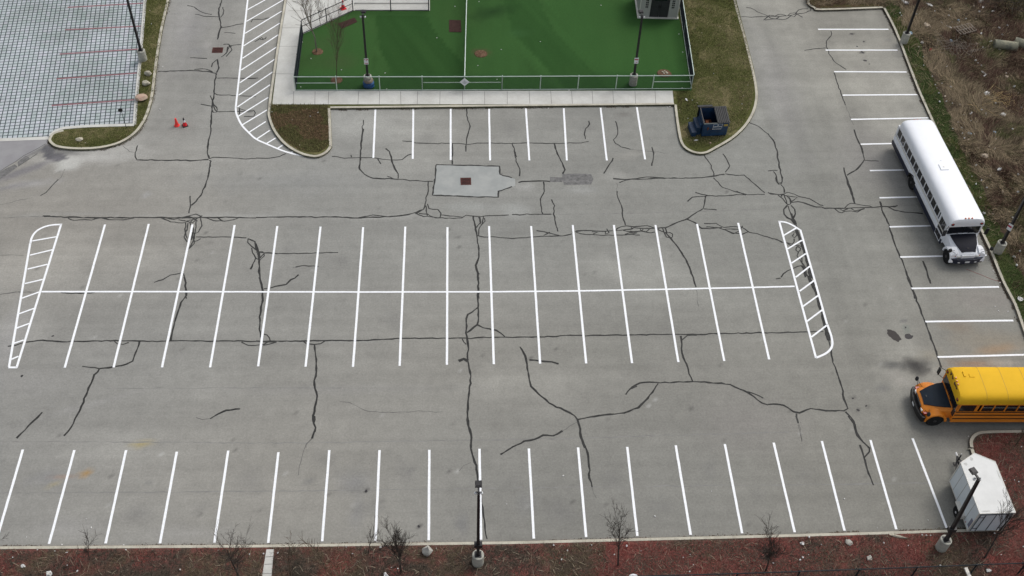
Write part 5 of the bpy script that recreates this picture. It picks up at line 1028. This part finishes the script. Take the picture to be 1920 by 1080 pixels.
        # wheels
        for wx, wy in ((wf, hw-.17), (wr, hw-.18)):
            w_ = bpy.data.objects.new('wheel', None); COL.objects.link(w_); w_.parent = t; w_.location = (wx, s*wy, RW)
            MB().lathe([(.26, -.13), (.44, -.14), (RW, -.10), (RW, .10), (.44, .14), (.26, .13)], 26, 'Y').build('tyre', M['rubber'], w_, True)
            fy = s*.10
            MB().lathe([(.27, fy-.02), (.27, fy+.02), (.22, fy+.02), (.20, fy-s*.02)], 22, 'Y').lathe([(.10, fy-.03), (.10, fy+s*.05), (.05, fy+s*.07)], 14, 'Y').build('rim', M['rim'], w_, True)
            if wx == wr: MB().lathe([(.26, -.12), (.44, -.13), (RW, -.10), (RW, .10), (.44, .13), (.26, .12)], 22, 'Y', (0, -s*.32, 0)).build('inner_tyre', M['rubber'], w_, True)
    # front end
    MB().box(N+.0, N+.05, -.44, .44, .66, 1.02).build('grille', M['black' if yellow else 'white'], t)
    for s in (-1, 1):
        MB().box(N-.12, N+.03, s*.62-.11, s*.62+.11, .82, .96).build('headlight', M['lamp'], t, bevel=.01)
        MB().box(N-.28, N-.05, s*.84-.10, s*.84+.10, .84, .94).build('indicator', M['redlamp' if s < 0 or yellow else 'amber'], t)
    mb = MB(); n = 10
    fr = [(N+.16-.20*abs(k/5-1)**2.5, (k/5-1)*1.10) for k in range(11)]
    mb.loft([[(x+.05, y, .38), (x+.05, y, .76), (x-.12, y, .76), (x-.12, y, .38)] for x, y in fr]); mb.build('bumper', M['black' if yellow else 'navy'], t)
    MB().box(N+.213, N+.22, -.15, .15, .50, .64).build('number_plate', M['sign'], t)
    if not yellow:
        for s in (-1, 1): MB().box(N+.17, N+.215, s*.55-.07, s*.55+.07, .50, .56).build('bumper_light', M['lamp'], t)
    MB().box(-L-.14, -L, -1.15, 1.15, .45, .70).build('rear_bumper', M['black'], t)
    # mirrors
    for s in (-1, 1):
        m_ = MB().tube((.06, s*1.10, 2.22), (.32, s*1.42, 2.12), .018, .018, 5).tube((.06, s*1.12, 1.5), (.32, s*1.42, 1.55), .018, .018, 5).tube((.32, s*1.42, 1.5), (.32, s*1.42, 2.15), .018, .018, 5).build('mirror_arm', M['black'], t)
        MB().box(.30, .36, s*1.42-.12, s*1.42+.12, 1.56, 2.06).build('mirror', M['black'], m_, bevel=.015)
        a = (N-.35, s*.78, 1.12); c = (N-.02, s*(1.38 if s > 0 or not yellow else 1.1), 1.50)
        m_ = MB().tube(a, c, .014, .014, 5).tube((N-.15, s*.74, 1.0), c, .014, .014, 5).build('crossover_arm', M['black'], t)
        o = MB().lathe([(.02, -.05), (.11, -.03), (.14, .0), (.12, .03), (.02, .05)], 14).build('crossover_mirror', M['black'], m_, True); o.location = c; o.rotation_euler = (0, R_(60), 0)
    return t
bus('long white school bus with a black hood cover and navy skirt beside the kerb', (55.22, 3.535), -1.515, 9.8, 1.16, -5.75, 1.60, 'white', 'white', 'navy', 'vinylb', 1, False)
bus('yellow and orange school bus with a blue grey hood cover, cut by the right edge', (50.50, -9.27), 3.127, 9.8, .86, -5.7, 1.62, 'orange', 'roofy', 'orange', 'vinylg', 0, True)
# ------------------------------------------------------------------ trailer
tr = thing('cargo_trailer', 'white enclosed V nose cargo trailer standing at the south east corner', 'trailer', (50.30, -17.28, 0), 1.588)
L, nz, hw, zb, zt = 3.02, .55, .93, .40, 2.27
fp_ = [(0, -hw), (L, -hw), (L+nz, 0), (L, hw), (0, hw)]
MB().prism(fp_, zb, zt-.03).build('body', M['trailer'], tr)
ro = MB().prism([(-.03, -hw-.02), (L+.01, -hw-.02), (L+nz+.03, 0), (L+.01, hw+.02), (-.03, hw+.02)], zt-.03, zt).build('roof', M['trroof'], tr)
mb = MB(); rp = [(-.03, -hw-.02), (L+.01, -hw-.02), (L+nz+.03, 0), (L+.01, hw+.02), (-.03, hw+.02)]
for i in range(5):
    a, b_ = rp[i], rp[(i+1) % 5]; mb.tube((*a, zt), (*b_, zt), .022, .022, 5)
mb.build('roof_trim', M['trim'], ro)
gm = mat('grime_material', (.50, .50, .475), .6, .3, 0, .2, 6)
for (x, y, a, c) in ((.06, -.3, .05, .42), (2.95, .70, .10, .10), (3.25, .3, .14, .10), (.10, .55, .06, .25), (2.2, -.84, .35, .03)):
    P = [(x+a*math.cos(2*PI*i/14)*random.uniform(.6, 1.2), y+c*math.sin(2*PI*i/14)*random.uniform(.6, 1.2)) for i in range(14)]; MB().prism(P, None, zt+.003).build('grime', gm, ro)
mb = MB()
for a in fp_: mb.box(a[0]-.03, a[0]+.03, a[1]-.03, a[1]+.03, zb, zt-.035)
mb.build('corner_trim', M['trim'], tr)
for s in (-1, 1):
    mb = MB()
    for x in (.62, 1.23, 1.84, 2.45): mb.box(x-.012, x+.012, s*hw if s > 0 else -hw-.006, hw+.006 if s > 0 else -hw, zb, zt-.04)
    mb.build('panel_seams', M['rockgrey'], tr)
    MB().box(0, L, s*hw if s > 0 else -hw-.012, hw+.012 if s > 0 else -hw, zb, zb+.07).build('bottom_trim', M['trim'], tr)
for y0, y1 in ((-.80, -.02), (.02, .80)):
    d = MB().box(-.045, -.003, y0, y1, zb+.12, zt-.16).build('rear_door', M['trailer'], tr)
    mb = MB()
    yy = y1 if y0 > 0 else y0
    mb.tube((-.07, yy*.72, zb+.1), (-.07, yy*.72, zt-.12), .018, .018, 5); mb.build('lock_bar', M['black'], d)
    mb = MB()
    for zz in (zb+.35, zt-.4): mb.box(-.06, -.046, min(yy, yy*.68), max(yy, yy*.68), zz-.02, zz+.02)
    mb.build('hinge', M['black'], d)
mb = MB()
for a in (((-.05, -.84, zb+.08), (-.05, -.84, zt-.12)), ((-.05, .84, zb+.08), (-.05, .84, zt-.12)), ((-.05, -.84, zt-.12), (-.05, .84, zt-.12)), ((-.05, 0, zb+.1), (-.05, 0, zt-.12))): mb.tube(*a, .016, .016, 4)
mb.build('door_frame', M['black'], tr)
for s in (-1, 1):
    w_ = bpy.data.objects.new('wheel', None); COL.objects.link(w_); w_.parent = tr; w_.location = (1.15, s*(hw+.13), .34)
    MB().lathe([(.18, -.10), (.31, -.10), (.34, -.07), (.34, .07), (.31, .10), (.18, .10)], 22, 'Y').build('tyre', M['rubber'], w_, True)
    MB().lathe([(.18, s*.06), (.17, s*.09), (.08, s*.07), (.06, s*.12)], 16, 'Y').build('rim', M['rimw'], w_, True)
    MB().box(1.15-.48, 1.15+.42, s*hw if s > 0 else -hw-.27, hw+.27 if s > 0 else -hw, .74, .78).build('fender', M['trim'], tr)
    MB().box(1.15-.50, 1.15-.46, s*hw if s > 0 else -hw-.27, hw+.27 if s > 0 else -hw, .50, .78).build('fender_end', M['trim'], tr)
MB().box(.05, .25, hw+.002, hw+.012, zb+.25, zb+.95).build('vent', M['mark'], tr)
MB().box(.42, .47, hw+.002, hw+.014, zb+.12, zb+.20).build('side_marker', M['redlamp'], tr)
mb = MB().tube((L+.1, -.55, .42), (L+nz+1.0, 0, .44), .045, .045, 5).tube((L+.1, .55, .42), (L+nz+1.0, 0, .44), .045, .045, 5)
mb.build('tongue', M['black'], tr)
jk = MB().tube((L+nz+.75, .02, .1), (L+nz+.75, .02, .95), .04, .04, 8).tube((L+nz+.75, .02, .95), (L+nz+.75, .22, 1.0), .015, .015, 5).box(L+nz+.62, L+nz+.88, -.12, .14, .0, .03).build('jack', M['rim'], tr)
MB().tube((L+nz+1.0, 0, .46), (L+nz+1.22, 0, .46), .05, .06, 8).build('coupler', M['lamp'], tr); MB().box(L+nz+.35, L+nz+.6, -.1, .12, .46, .62).build('tongue_box', M['black'], tr)
# ------------------------------------------------------------------ dumpster
dm = thing('dumpster', 'dark blue dumpster with one ribbed black lid shut and the other open, on the lawn', 'dumpster', (40.03, 14.28, GZ), .075)
W, D, H0, H1 = 1.80, 1.40, 1.22, 1.50
mb = MB(); th = .045
mb.box(0, W, 0, th, .08, H0).box(0, W, D-th, D, .08, H1)
def slope(x0, x1):
    return [(x0, th, .08), (x1, th, .08), (x1, D-th, .08), (x0, D-th, .08), (x0, th, H0), (x1, th, H0), (x1, D-th, H1), (x0, D-th, H1)]
cubef = [(3, 2, 1, 0), (4, 5, 6, 7), (0, 1, 5, 4), (1, 2, 6, 5), (2, 3, 7, 6), (3, 0, 4, 7)]
mb.add(slope(0, th), cubef).add(slope(W-th, W), cubef).box(th, W-th, th, D-th, .08, .13)
mb.build('body', M['bluebin'], dm)
MB().box(.05, .25, .05, D-.05, -.02, .08).box(W-.25, W-.05, .05, D-.05, -.02, .08).build('skids', M['rust'], dm)
mb = MB().box(-.03, W+.03, -.03, .03, H0-.01, H0+.045).box(-.03, W+.03, D-.03, D+.03, H1-.01, H1+.045)
for x in (-.03, W-.03): mb.add([(x, .03, H0), (x+.06, .03, H0), (x+.06, D-.03, H1), (x, D-.03, H1), (x, .03, H0+.045), (x+.06, .03, H0+.045), (x+.06, D-.03, H1+.045), (x, D-.03, H1+.045)], cubef)
mb.build('rim', M['pole'], dm)
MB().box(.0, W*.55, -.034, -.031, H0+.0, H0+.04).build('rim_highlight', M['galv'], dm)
mb = MB().box(-.008, W+.008, -.012, -.002, .42, .46).box(-.008, -.002, 0, D, .42, .46); mb.build('rib', M['step'], dm)
ls = (H1-H0)/D
def lidpt(x, y, z): return (x, y, H0+.06+(y)*ls+z)
mb = MB(); x = W*.53
mb.add([lidpt(x, -.08, 0), lidpt(W+.06, -.08, 0), lidpt(W+.06, D, 0), lidpt(x, D, 0), lidpt(x, -.08, .03), lidpt(W+.06, -.08, .03), lidpt(W+.06, D, .03), lidpt(x, D, .03)], cubef)
k = 0
while x+k*.125 < W: xx = x+.03+k*.125; mb.add([lidpt(xx, -.06, .03), lidpt(xx+.055, -.06, .03), lidpt(xx+.055, D-.04, .03), lidpt(xx, D-.04, .03), lidpt(xx+.01, -.04, .065), lidpt(xx+.045, -.04, .065), lidpt(xx+.045, D-.06, .065), lidpt(xx+.01, D-.06, .065)], cubef); k += 1
mb.build('closed_lid', M['lid'], dm)
mb = MB().box(-.12, W*.5, D+.03, D+.07, .28, H1+.02).box(-.18, W*.5, D+.03, D+.22, H1+.02, H1+.08); mb.build('open_lid', M['lid'], dm)
for s in (-1, 1):
    x0 = -.14 if s < 0 else W; MB().box(x0, x0+.14, .25, D-.2, .70, .92).build('fork_pocket', M['bluebin'], dm)
# decal: white frame, emblem, word and phone line (too small in the photo to spell)
mb = MB(); fx0, fx1, fz0, fz1 = .70, 1.36, .74, 1.15
for a in ((fx0, fx1, fz1-.02, fz1), (fx0, fx0+.02, fz0, fz1), (fx1-.02, fx1, fz0, fz1)): mb.box(a[0], a[1], -.010, -.003, a[2], a[3])
mb.lathe([(.05, -.010), (.05, -.004)], 12, 'Y', (fx0+.34, 0, fz1-.10))
def glyphs(mb, x0, x1, z0, z1, y0, y1, wmin=.03, wmax=.05, seed=1):
    rr = random.Random(seed); x = x0
    while x < x1:
        w_ = min(rr.uniform(wmin, wmax), x1-x); t_ = .014; k = rr.randint(0, 3)
        mb.box(x, x+t_, y0, y1, z0, z1)
        if k != 1: mb.box(x+w_-t_, x+w_, y0, y1, z0, z1)
        if k != 2: mb.box(x, x+w_, y0, y1, z1-t_, z1)
        if k > 0: mb.box(x, x+w_, y0, y1, z0, z0+t_)
        if k % 2: mb.box(x, x+w_, y0, y1, (z0+z1)/2, (z0+z1)/2+t_)
        x += w_+.016
glyphs(mb, fx0+.04, fx1-.04, .86, .95, -.0102, -.0031, seed=4); glyphs(mb, fx0-.02, fx1-.04, .66, .73, -.0101, -.0032, seed=9)
mb.build('printed_decal', M['sign'], dm)
MB().box(1.46, 1.76, -.01, -.003, 1.02, 1.08).box(1.46, 1.76, -.01, -.003, .93, .985).build('warning_sticker', M['yellow'], dm)
mb = MB()
for i in range(9):
    x_, y_ = random.uniform(.12, .8), random.uniform(.1, .8); Tm = Matrix.Translation((x_, y_, random.uniform(.45, .7))) @ Matrix.Rotation(random.uniform(-.5, .5), 4, 'X') @ Matrix.Rotation(random.uniform(0, 3), 4, 'Z')
    mb.box(-.18, .18, -.1, .1, 0, .22, Tm)
mb.box(.06, .9, .06, 1.3, .13, .5); o = mb.build('brick_rubble', M['debris']); o.location = (40.03, 14.28, GZ); o.rotation_euler = (0, 0, .075); tag(o, 'orange brown rubble lying inside the open half of the blue dumpster', 'rubble')
st = thing('plastic_steps', 'dark blue three tread steps standing beside the dumpster', 'steps', (G(1297, 257, GZ)[0]-.05, G(1297, 257, GZ)[1], GZ), .09)
for i, (x0, x1, zt_, y0, y1) in enumerate(((0, .36, .42, .0, 1.15), (.36, .70, .72, .15, 1.28), (.70, .95, .98, .45, 1.15))):
    MB().box(x0, x1, y0, y1, zt_-.06, zt_).build('tread', M['step'], st, bevel=.012)
    MB().box(x0+.02, x1-.02, y0+.02, y0+.06, 0, zt_-.06).box(x0+.02, x1-.02, y1-.06, y1-.02, 0, zt_-.06).box(x0+.01, x0+.03, y0+.02, y1-.02, .0, zt_-.06).build('riser', M['bluebin'], st)
# paddle sign by pavers
ps = thing('paddle_sign', 'small dark round paddle sign on a thin post at the paver corner', 'sign', G(237, 240, GZ))
MB().tube((0, 0, 0), (0, 0, 1.5), .022, .022, 6).build('post', M['wire'], ps)
o = MB().lathe([(.15, -.012), (.16, 0), (.15, .012)], 18, 'Y').build('panel', M['pole'], ps, True); o.location = (-.05, 0, 1.6); o.scale = (1, 1, 1.0); o.rotation_euler = (0, .25, .3)
# ------------------------------------------------------------------ waste ground: pipes, pallet, brush, litter
def pipe(px, a, L, r, label):
    t = MB().lathe([(r*.98, 0), (r, .03), (r, L-.05), (r*1.07, L-.04), (r*1.07, L), (r*.78, L), (r*.78, .02), (r*.78, 0)], 24).build('concrete_pipe', M['pipe'], None, True)
    t.rotation_euler = (R_(90), 0, R_(a)); t.location = G(*px, GZ+r*.8); tag(t, label, 'pipe', 'broken concrete pipes'); return t
pipe((1864, 82), 78, 1.75, .36, 'broken concrete pipe lying whole in view on the waste ground, top right')
pipe((1902, 78), 62, 1.8, .38, 'broken concrete pipe cut by the right edge of the picture')
pl = thing('pallet', 'grey weathered pallet lying in the scrub at the top right', 'pallet', G(1801, 67, GZ+.03), R_(22)); pl.rotation_euler = (R_(4), 0, R_(22))
for i in range(7): MB().box(i*.26, i*.26+.09, 0, 1.0, .09, .11).build('slat', M['wood'], pl)
for y in (.0, .46, .92): MB().box(0, 1.66, y, y+.08, 0, .09).build('bearer', M['wood'], pl)
def sticks(name, px, n, r, Lr, m, label, cat, th=.012, hz=.3):
    mb = MB(); rr = random.Random(int(px[0])); z = GZ
    for i in range(n):
        a = rr.uniform(0, PI*2); x, y = rr.gauss(0, r), rr.gauss(0, r*.7); L_ = rr.uniform(*Lr); zz = rr.uniform(.02, hz)
        mb.tube((x, y, zz), (x+math.cos(a)*L_, y+math.sin(a)*L_, zz+rr.uniform(-.1, .25)), th, th*.5, 4)
    return tag(mb.build(name, m, None, loc=G(*px, z)), label, cat)
sticks('brush_pile', (1795, 92), 90, .75, (.5, 1.6), M['wood'], 'heap of grey cut branches in the scrub below the pallet', 'brush pile', .014)
sticks('straw_pile', (1876, 184), 46, .5, (.4, 1.1), M['straw'], 'heap of yellow straw coloured stalks in the scrub right of the white bus', 'straw pile', .02, .15)
sticks('straw_pile', (1855, 208), 10, .8, (.5, 1.2), M['straw'], 'few loose straw stalks scattered below the yellow stalk heap', 'straw pile', .018, .1)
sticks('straw_pile', (1908, 200), 12, .6, (.4, 1.0), M['straw'], 'few loose straw stalks right of the yellow stalk heap', 'straw pile', .018, .1)
sticks('brush_pile', (1880, 10), 120, 1.4, (.4, 1.4), M['bark'], 'dark tangle of brambles in the top right corner', 'brush pile', .012, .5)
def scrap(px, s, m, label=None, cat='litter', z=GZ, seed=0, grp=None, name='litter', flat=.4):
    rr = random.Random(seed); n = 9; P = []; cx = [(s[0]*math.cos(2*PI*i/n)*rr.uniform(.55, 1.15), s[1]*math.sin(2*PI*i/n)*rr.uniform(.55, 1.15)) for i in range(n)]
    hh = min(s)*flat
    rings = [[(x, y, .0) for x, y in cx], [(x*.96, y*.96, hh*rr.uniform(.4, 1.2)) for x, y in cx], [(x*.55, y*.55, hh*rr.uniform(.6, 1.8)) for x, y in cx]]
    o = MB().loft(rings).build(name, m, None, loc=G(*px, z+.03)); o.rotation_euler = (rr.uniform(-.2, .2), rr.uniform(-.2, .2), rr.uniform(0, 3)); return tag(o, label, cat, grp)
SP = lambda x, y, k=0: ((1680+x/7.7125, y/7.7125) if k == 0 else (1680+x/7.7125, 140+y/7.7125))
big = [(SP(128, 40), (.42, .30), 'litter', 'crumpled pale sheet at the top left edge of the scrub'), (SP(450, 370), (.55, .40), 'littertan', 'large flat cream panel lying right of the top right lamp post'), (SP(485, 75), (.45, .22), 'litter', 'ribbed off white board lying above the cream panel'),
 (SP(1225, 20), (.36, .26), 'rockgrey', 'grey block at the top edge of the scrub'), (SP(1257, 105), (.16, .30), 'litter', 'bright white upright wrapper below the grey block'), (SP(760, 385), (.42, .14), 'litter', 'torn white plastic between the cream panel and the pallet'),
 (SP(795, 592), (.24, .20), 'litterblue', 'light blue crumpled bag left of the pallet'), (SP(495, 725), (.34, .18), 'litterred', 'red rag on the scrub by the top right verge'), (SP(380, 615), (.22, .20), 'litter', 'white scrap beside the concrete base of the top right lamp post'),
 (SP(215, 485), (.24, .24), 'litterblue', 'dull green blue scrap at the foot of the top right lamp post'), (SP(1490, 705), (.34, .12), 'litter', 'white streaked wrapper under the whole concrete pipe'), (SP(735, 960), (.08, .26), 'litter', 'narrow white strip standing below the grey branch heap'),
 (SP(1262, 1045), (.10, .30), 'litter', 'narrow white strip above the yellow stalk heap'), (SP(1400, 165), (.24, .14), 'litter', 'bent white scrap left of the dark brambles'), (SP(905, 290), (.20, .12), 'litterblue', 'pale scrap above the pallet'), (SP(1365, 600), (.2, .1), 'litter', 'white scrap touching the left end of the whole concrete pipe'),
 (SP(1310, 275, 1), (.50, .28), 'litter', 'large white rubbish heap left of the yellow stalk heap'), (SP(1545, 580, 1), (.42, .24), 'litter', 'crumpled white bag below the yellow stalk heap'), (SP(1055, 855, 1), (.30, .20), 'litterblue', 'pale blue crumpled bag right of the white bus rear'),
 (SP(1600, 30, 1), (.32, .18), 'littertan', 'tan crumpled paper near the right edge above the stalk heap'), (SP(1290, 12, 1), (.28, .14), 'litter', 'greyish white wrapper directly above the stalk heap'), (SP(795, 172, 1), (.16, .13), 'litter', 'round white scrap midway down the scrub edge'),
 (SP(1425, 832, 1), (.16, .12), 'litterblue', 'small pale blue scrap right of the crumpled blue bag'), ((1873, 318), (.30, .18), 'litter', 'white torn paper right of the bus windows'), ((1902, 409), (.26, .14), 'litter', 'pale wrapper leaning behind the kerbside lamp post'),
 ((1913, 561), (.30, .22), 'litter', 'bright white twisted plastic on the verge above the yellow bus'), ((92, 1076), (.24, .20), 'litter', 'white crumpled bag at the bottom left'), ((724, 1079), (.24, .14), 'litter', 'white ring shaped scrap at the bottom edge left of the lamp post'),
 ((1504, 1019), (.22, .14), 'litter', 'white wrapper right of the leaning purplish shrub'), ((1853, 1070), (.26, .14), 'litter', 'white wrapper beyond the black fence'), ((43, 1061), (.12, .22), 'litter', 'small white tube shaped scrap above the crumpled bag'), ((1630, 1046), (.3, .2), 'rockgrey', 'grey netting scrap near the black fence'),
 ((1287, 186.5), (.22, .12), 'litter', 'white cup lying on the lawn left of the dumpster'), ((1305, 263), (.24, .08), 'litter', 'flattened white scraps below the blue steps'), ((1332, 268), (.12, .1), 'rockpink', 'pinkish stone on the lawn in front of the dumpster')]
for i, (p, s_, m, lab) in enumerate(big): scrap(p, (s_[0]*.78, s_[1]*.78), M[m], lab, 'litter' if 'stone' not in lab and 'block' not in lab else 'stone', seed=i, name='litter' if 'stone' not in lab and 'block' not in lab else 'stone')
tag(MB().lathe([(.30, 0), (.33, .25), (.30, .35), (.2, .42), (.02, .46)], 20).build('white_globe', M['sign'], None, True, loc=G(1187, 1092, GZ)), 'white domed lid cut by the bottom edge of the picture', 'lid')
sm_pts = []
for t_, k in (('160,45 55,190 115,320 290,205 190,40 560,165 780,135 765,225 1120,90 1155,275 1490,405 1610,370 400,945 1185,915 395,820 490,765 550,768 1755,690 660,330 1590,1060 80,225 330,680', 0), ('525,25 600,118 568,148 592,192 662,128 620,265 705,315 630,390 730,385 815,415 925,440 1815,475 1070,570 980,580 1300,562 1240,510 1080,668 985,690 1165,685 895,690 948,768 1150,780 820,780 1133,858 960,850 990,920 1685,790 1597,895 1430,1070 1190,1065 1350,1040', 1)):
    sm_pts += [SP(x, y, k) for x, y in P_(t_)]
sm_pts += [(1815, 262), (1830, 310), (1822, 331), (1857, 330), (1838, 371), (1826, 381), (1845, 400), (1861, 401), (1836, 412), (1909, 327), (1912, 471), (1901, 482), (1906, 497), (1850, 352), (1880, 360), (1830, 345), (1908, 360), (1840, 338)]
for i in range(22): sm_pts.append((random.uniform(1760, 1915)+0, random.uniform(5, 300)))
for i, p in enumerate(sm_pts):
    r_ = random.uniform(.035, .085)
    scrap(p, (r_*random.uniform(.8, 1.9), r_), M['litter' if random.random() < .8 else 'littertan'], 'small white scrap of litter scattered over the brown scrub', 'litter', grp='small white scraps on the east scrub', seed=100+i, name='litter_scrap', z=GZ+.05, flat=.8)
bp = [(70, 1031), (103, 1033), (125, 1036), (126, 1060), (145, 1071), (236, 1031), (338, 1068), (409, 1032), (468, 1039), (494, 1038), (521, 1037), (661, 1038), (649, 1026), (713, 1026), (719, 1024), (746, 1066), (734, 1064), (818, 1028), (1038, 1022), (1064, 1032), (1053, 1049), (1109, 1022), (1175, 1024), (1202, 1033), (1152, 1040), (1281, 1045), (1294, 1040), (1293, 1072), (1300, 1059), (1540, 1021), (1516, 1040), (1505, 1045), (1657, 1018), (1703, 1023), (1729, 1003), (1737, 1004), (1745, 1004), (1763, 1060), (1877, 1040), (1902, 900), (1910, 903), (1915, 838), (1884, 901), (1865, 1000), (1919, 1025), (1517, 1007), (24, 1045), (1500, 1050), (1450, 1056)]
for i, p in enumerate(bp):
    r_ = random.uniform(.025, .05)
    scrap(p, (r_*random.uniform(.8, 1.7), r_), M['litter'], 'small white scrap of litter lying in the red ground cover', 'litter', grp='small white scraps in the red ground cover', seed=300+i, name='litter_scrap', z=GZ+.07, flat=.8)
lp = [(171, 989), (162, 973), (50, 1007), (1334, 921), (1221, 261), (1583, 935), (1872, 583), (1875, 530), (1862, 508), (1890, 584), (1816, 818), (1803, 851), (1740, 975), (1645, 990), (950, 945), (1228, 968), (1056, 892), (300, 205), (289, 165), (305, 125), (330, 25), (1251, 201), (1256, 200), (1028, 203), (648, 203), (671, 203), (116, 1021), (232, 1022), (1866, 575), (1900, 560)]
for i, p in enumerate(lp):
    r_ = random.uniform(.025, .05)
    scrap(p, (r_*1.4, r_), M['litter'], 'tiny white speck of litter on the grey asphalt', 'litter', grp='white specks on the asphalt', seed=500+i, name='litter_speck', z=-.02, flat=.5)
tp = [(722, 137), (853, 12), (896, 123), (898, 3), (819, 71), (932, 149), (564, 163), (725, 167), (567, 79), (1280, 98), (1273, 64), (1127, 10), (940, 93), (1067, 169), (1279, 165), (1013, 78), (640, 131), (583, 110)]
for i, p in enumerate(tp):
    scrap(p, (.055, .04), M['litter'], 'tiny white speck of litter on the green turf', 'litter', grp='white specks on the turf', seed=600+i, name='litter_speck', z=GZ-.015, flat=.6)
gr = [(1298, 188), (1335, 122), (1307, 193), (1338, 138), (1316, 62), (1350, 50), (1391, 195), (1394, 180), (1402, 160), (1290, 222), (1274, 206), (1303, 54), (582, 218), (562, 272), (575, 205), (596, 211), (520, 198), (548, 225), (510, 210), (160, 268), (281, 20), (284, 45)]
for i, p in enumerate(gr):
    scrap(p, (.055, .035), M['littertan' if i % 3 else 'litter'], 'tiny pale scrap of litter lying on the grass', 'litter', grp='pale scraps on the grass', seed=700+i, name='litter_speck', z=GZ, flat=.8)
# ------------------------------------------------------------------ finish: hoses on the asphalt
hz_ = MB(); pts = crn([G(x, y)[:2] for x, y in [(1812, 505), (1838, 515), (1860, 524), (1878, 530), (1886, 540)]], 8)
for a, b_ in zip(pts, pts[1:]): hz_.tube((a[0], a[1], .012), (b_[0], b_[1], .012), .007, .007, 4)
tag(hz_.build('red_cord', M['litterred']), 'thin reddish cord lying on the asphalt in front of the white bus', 'cord')
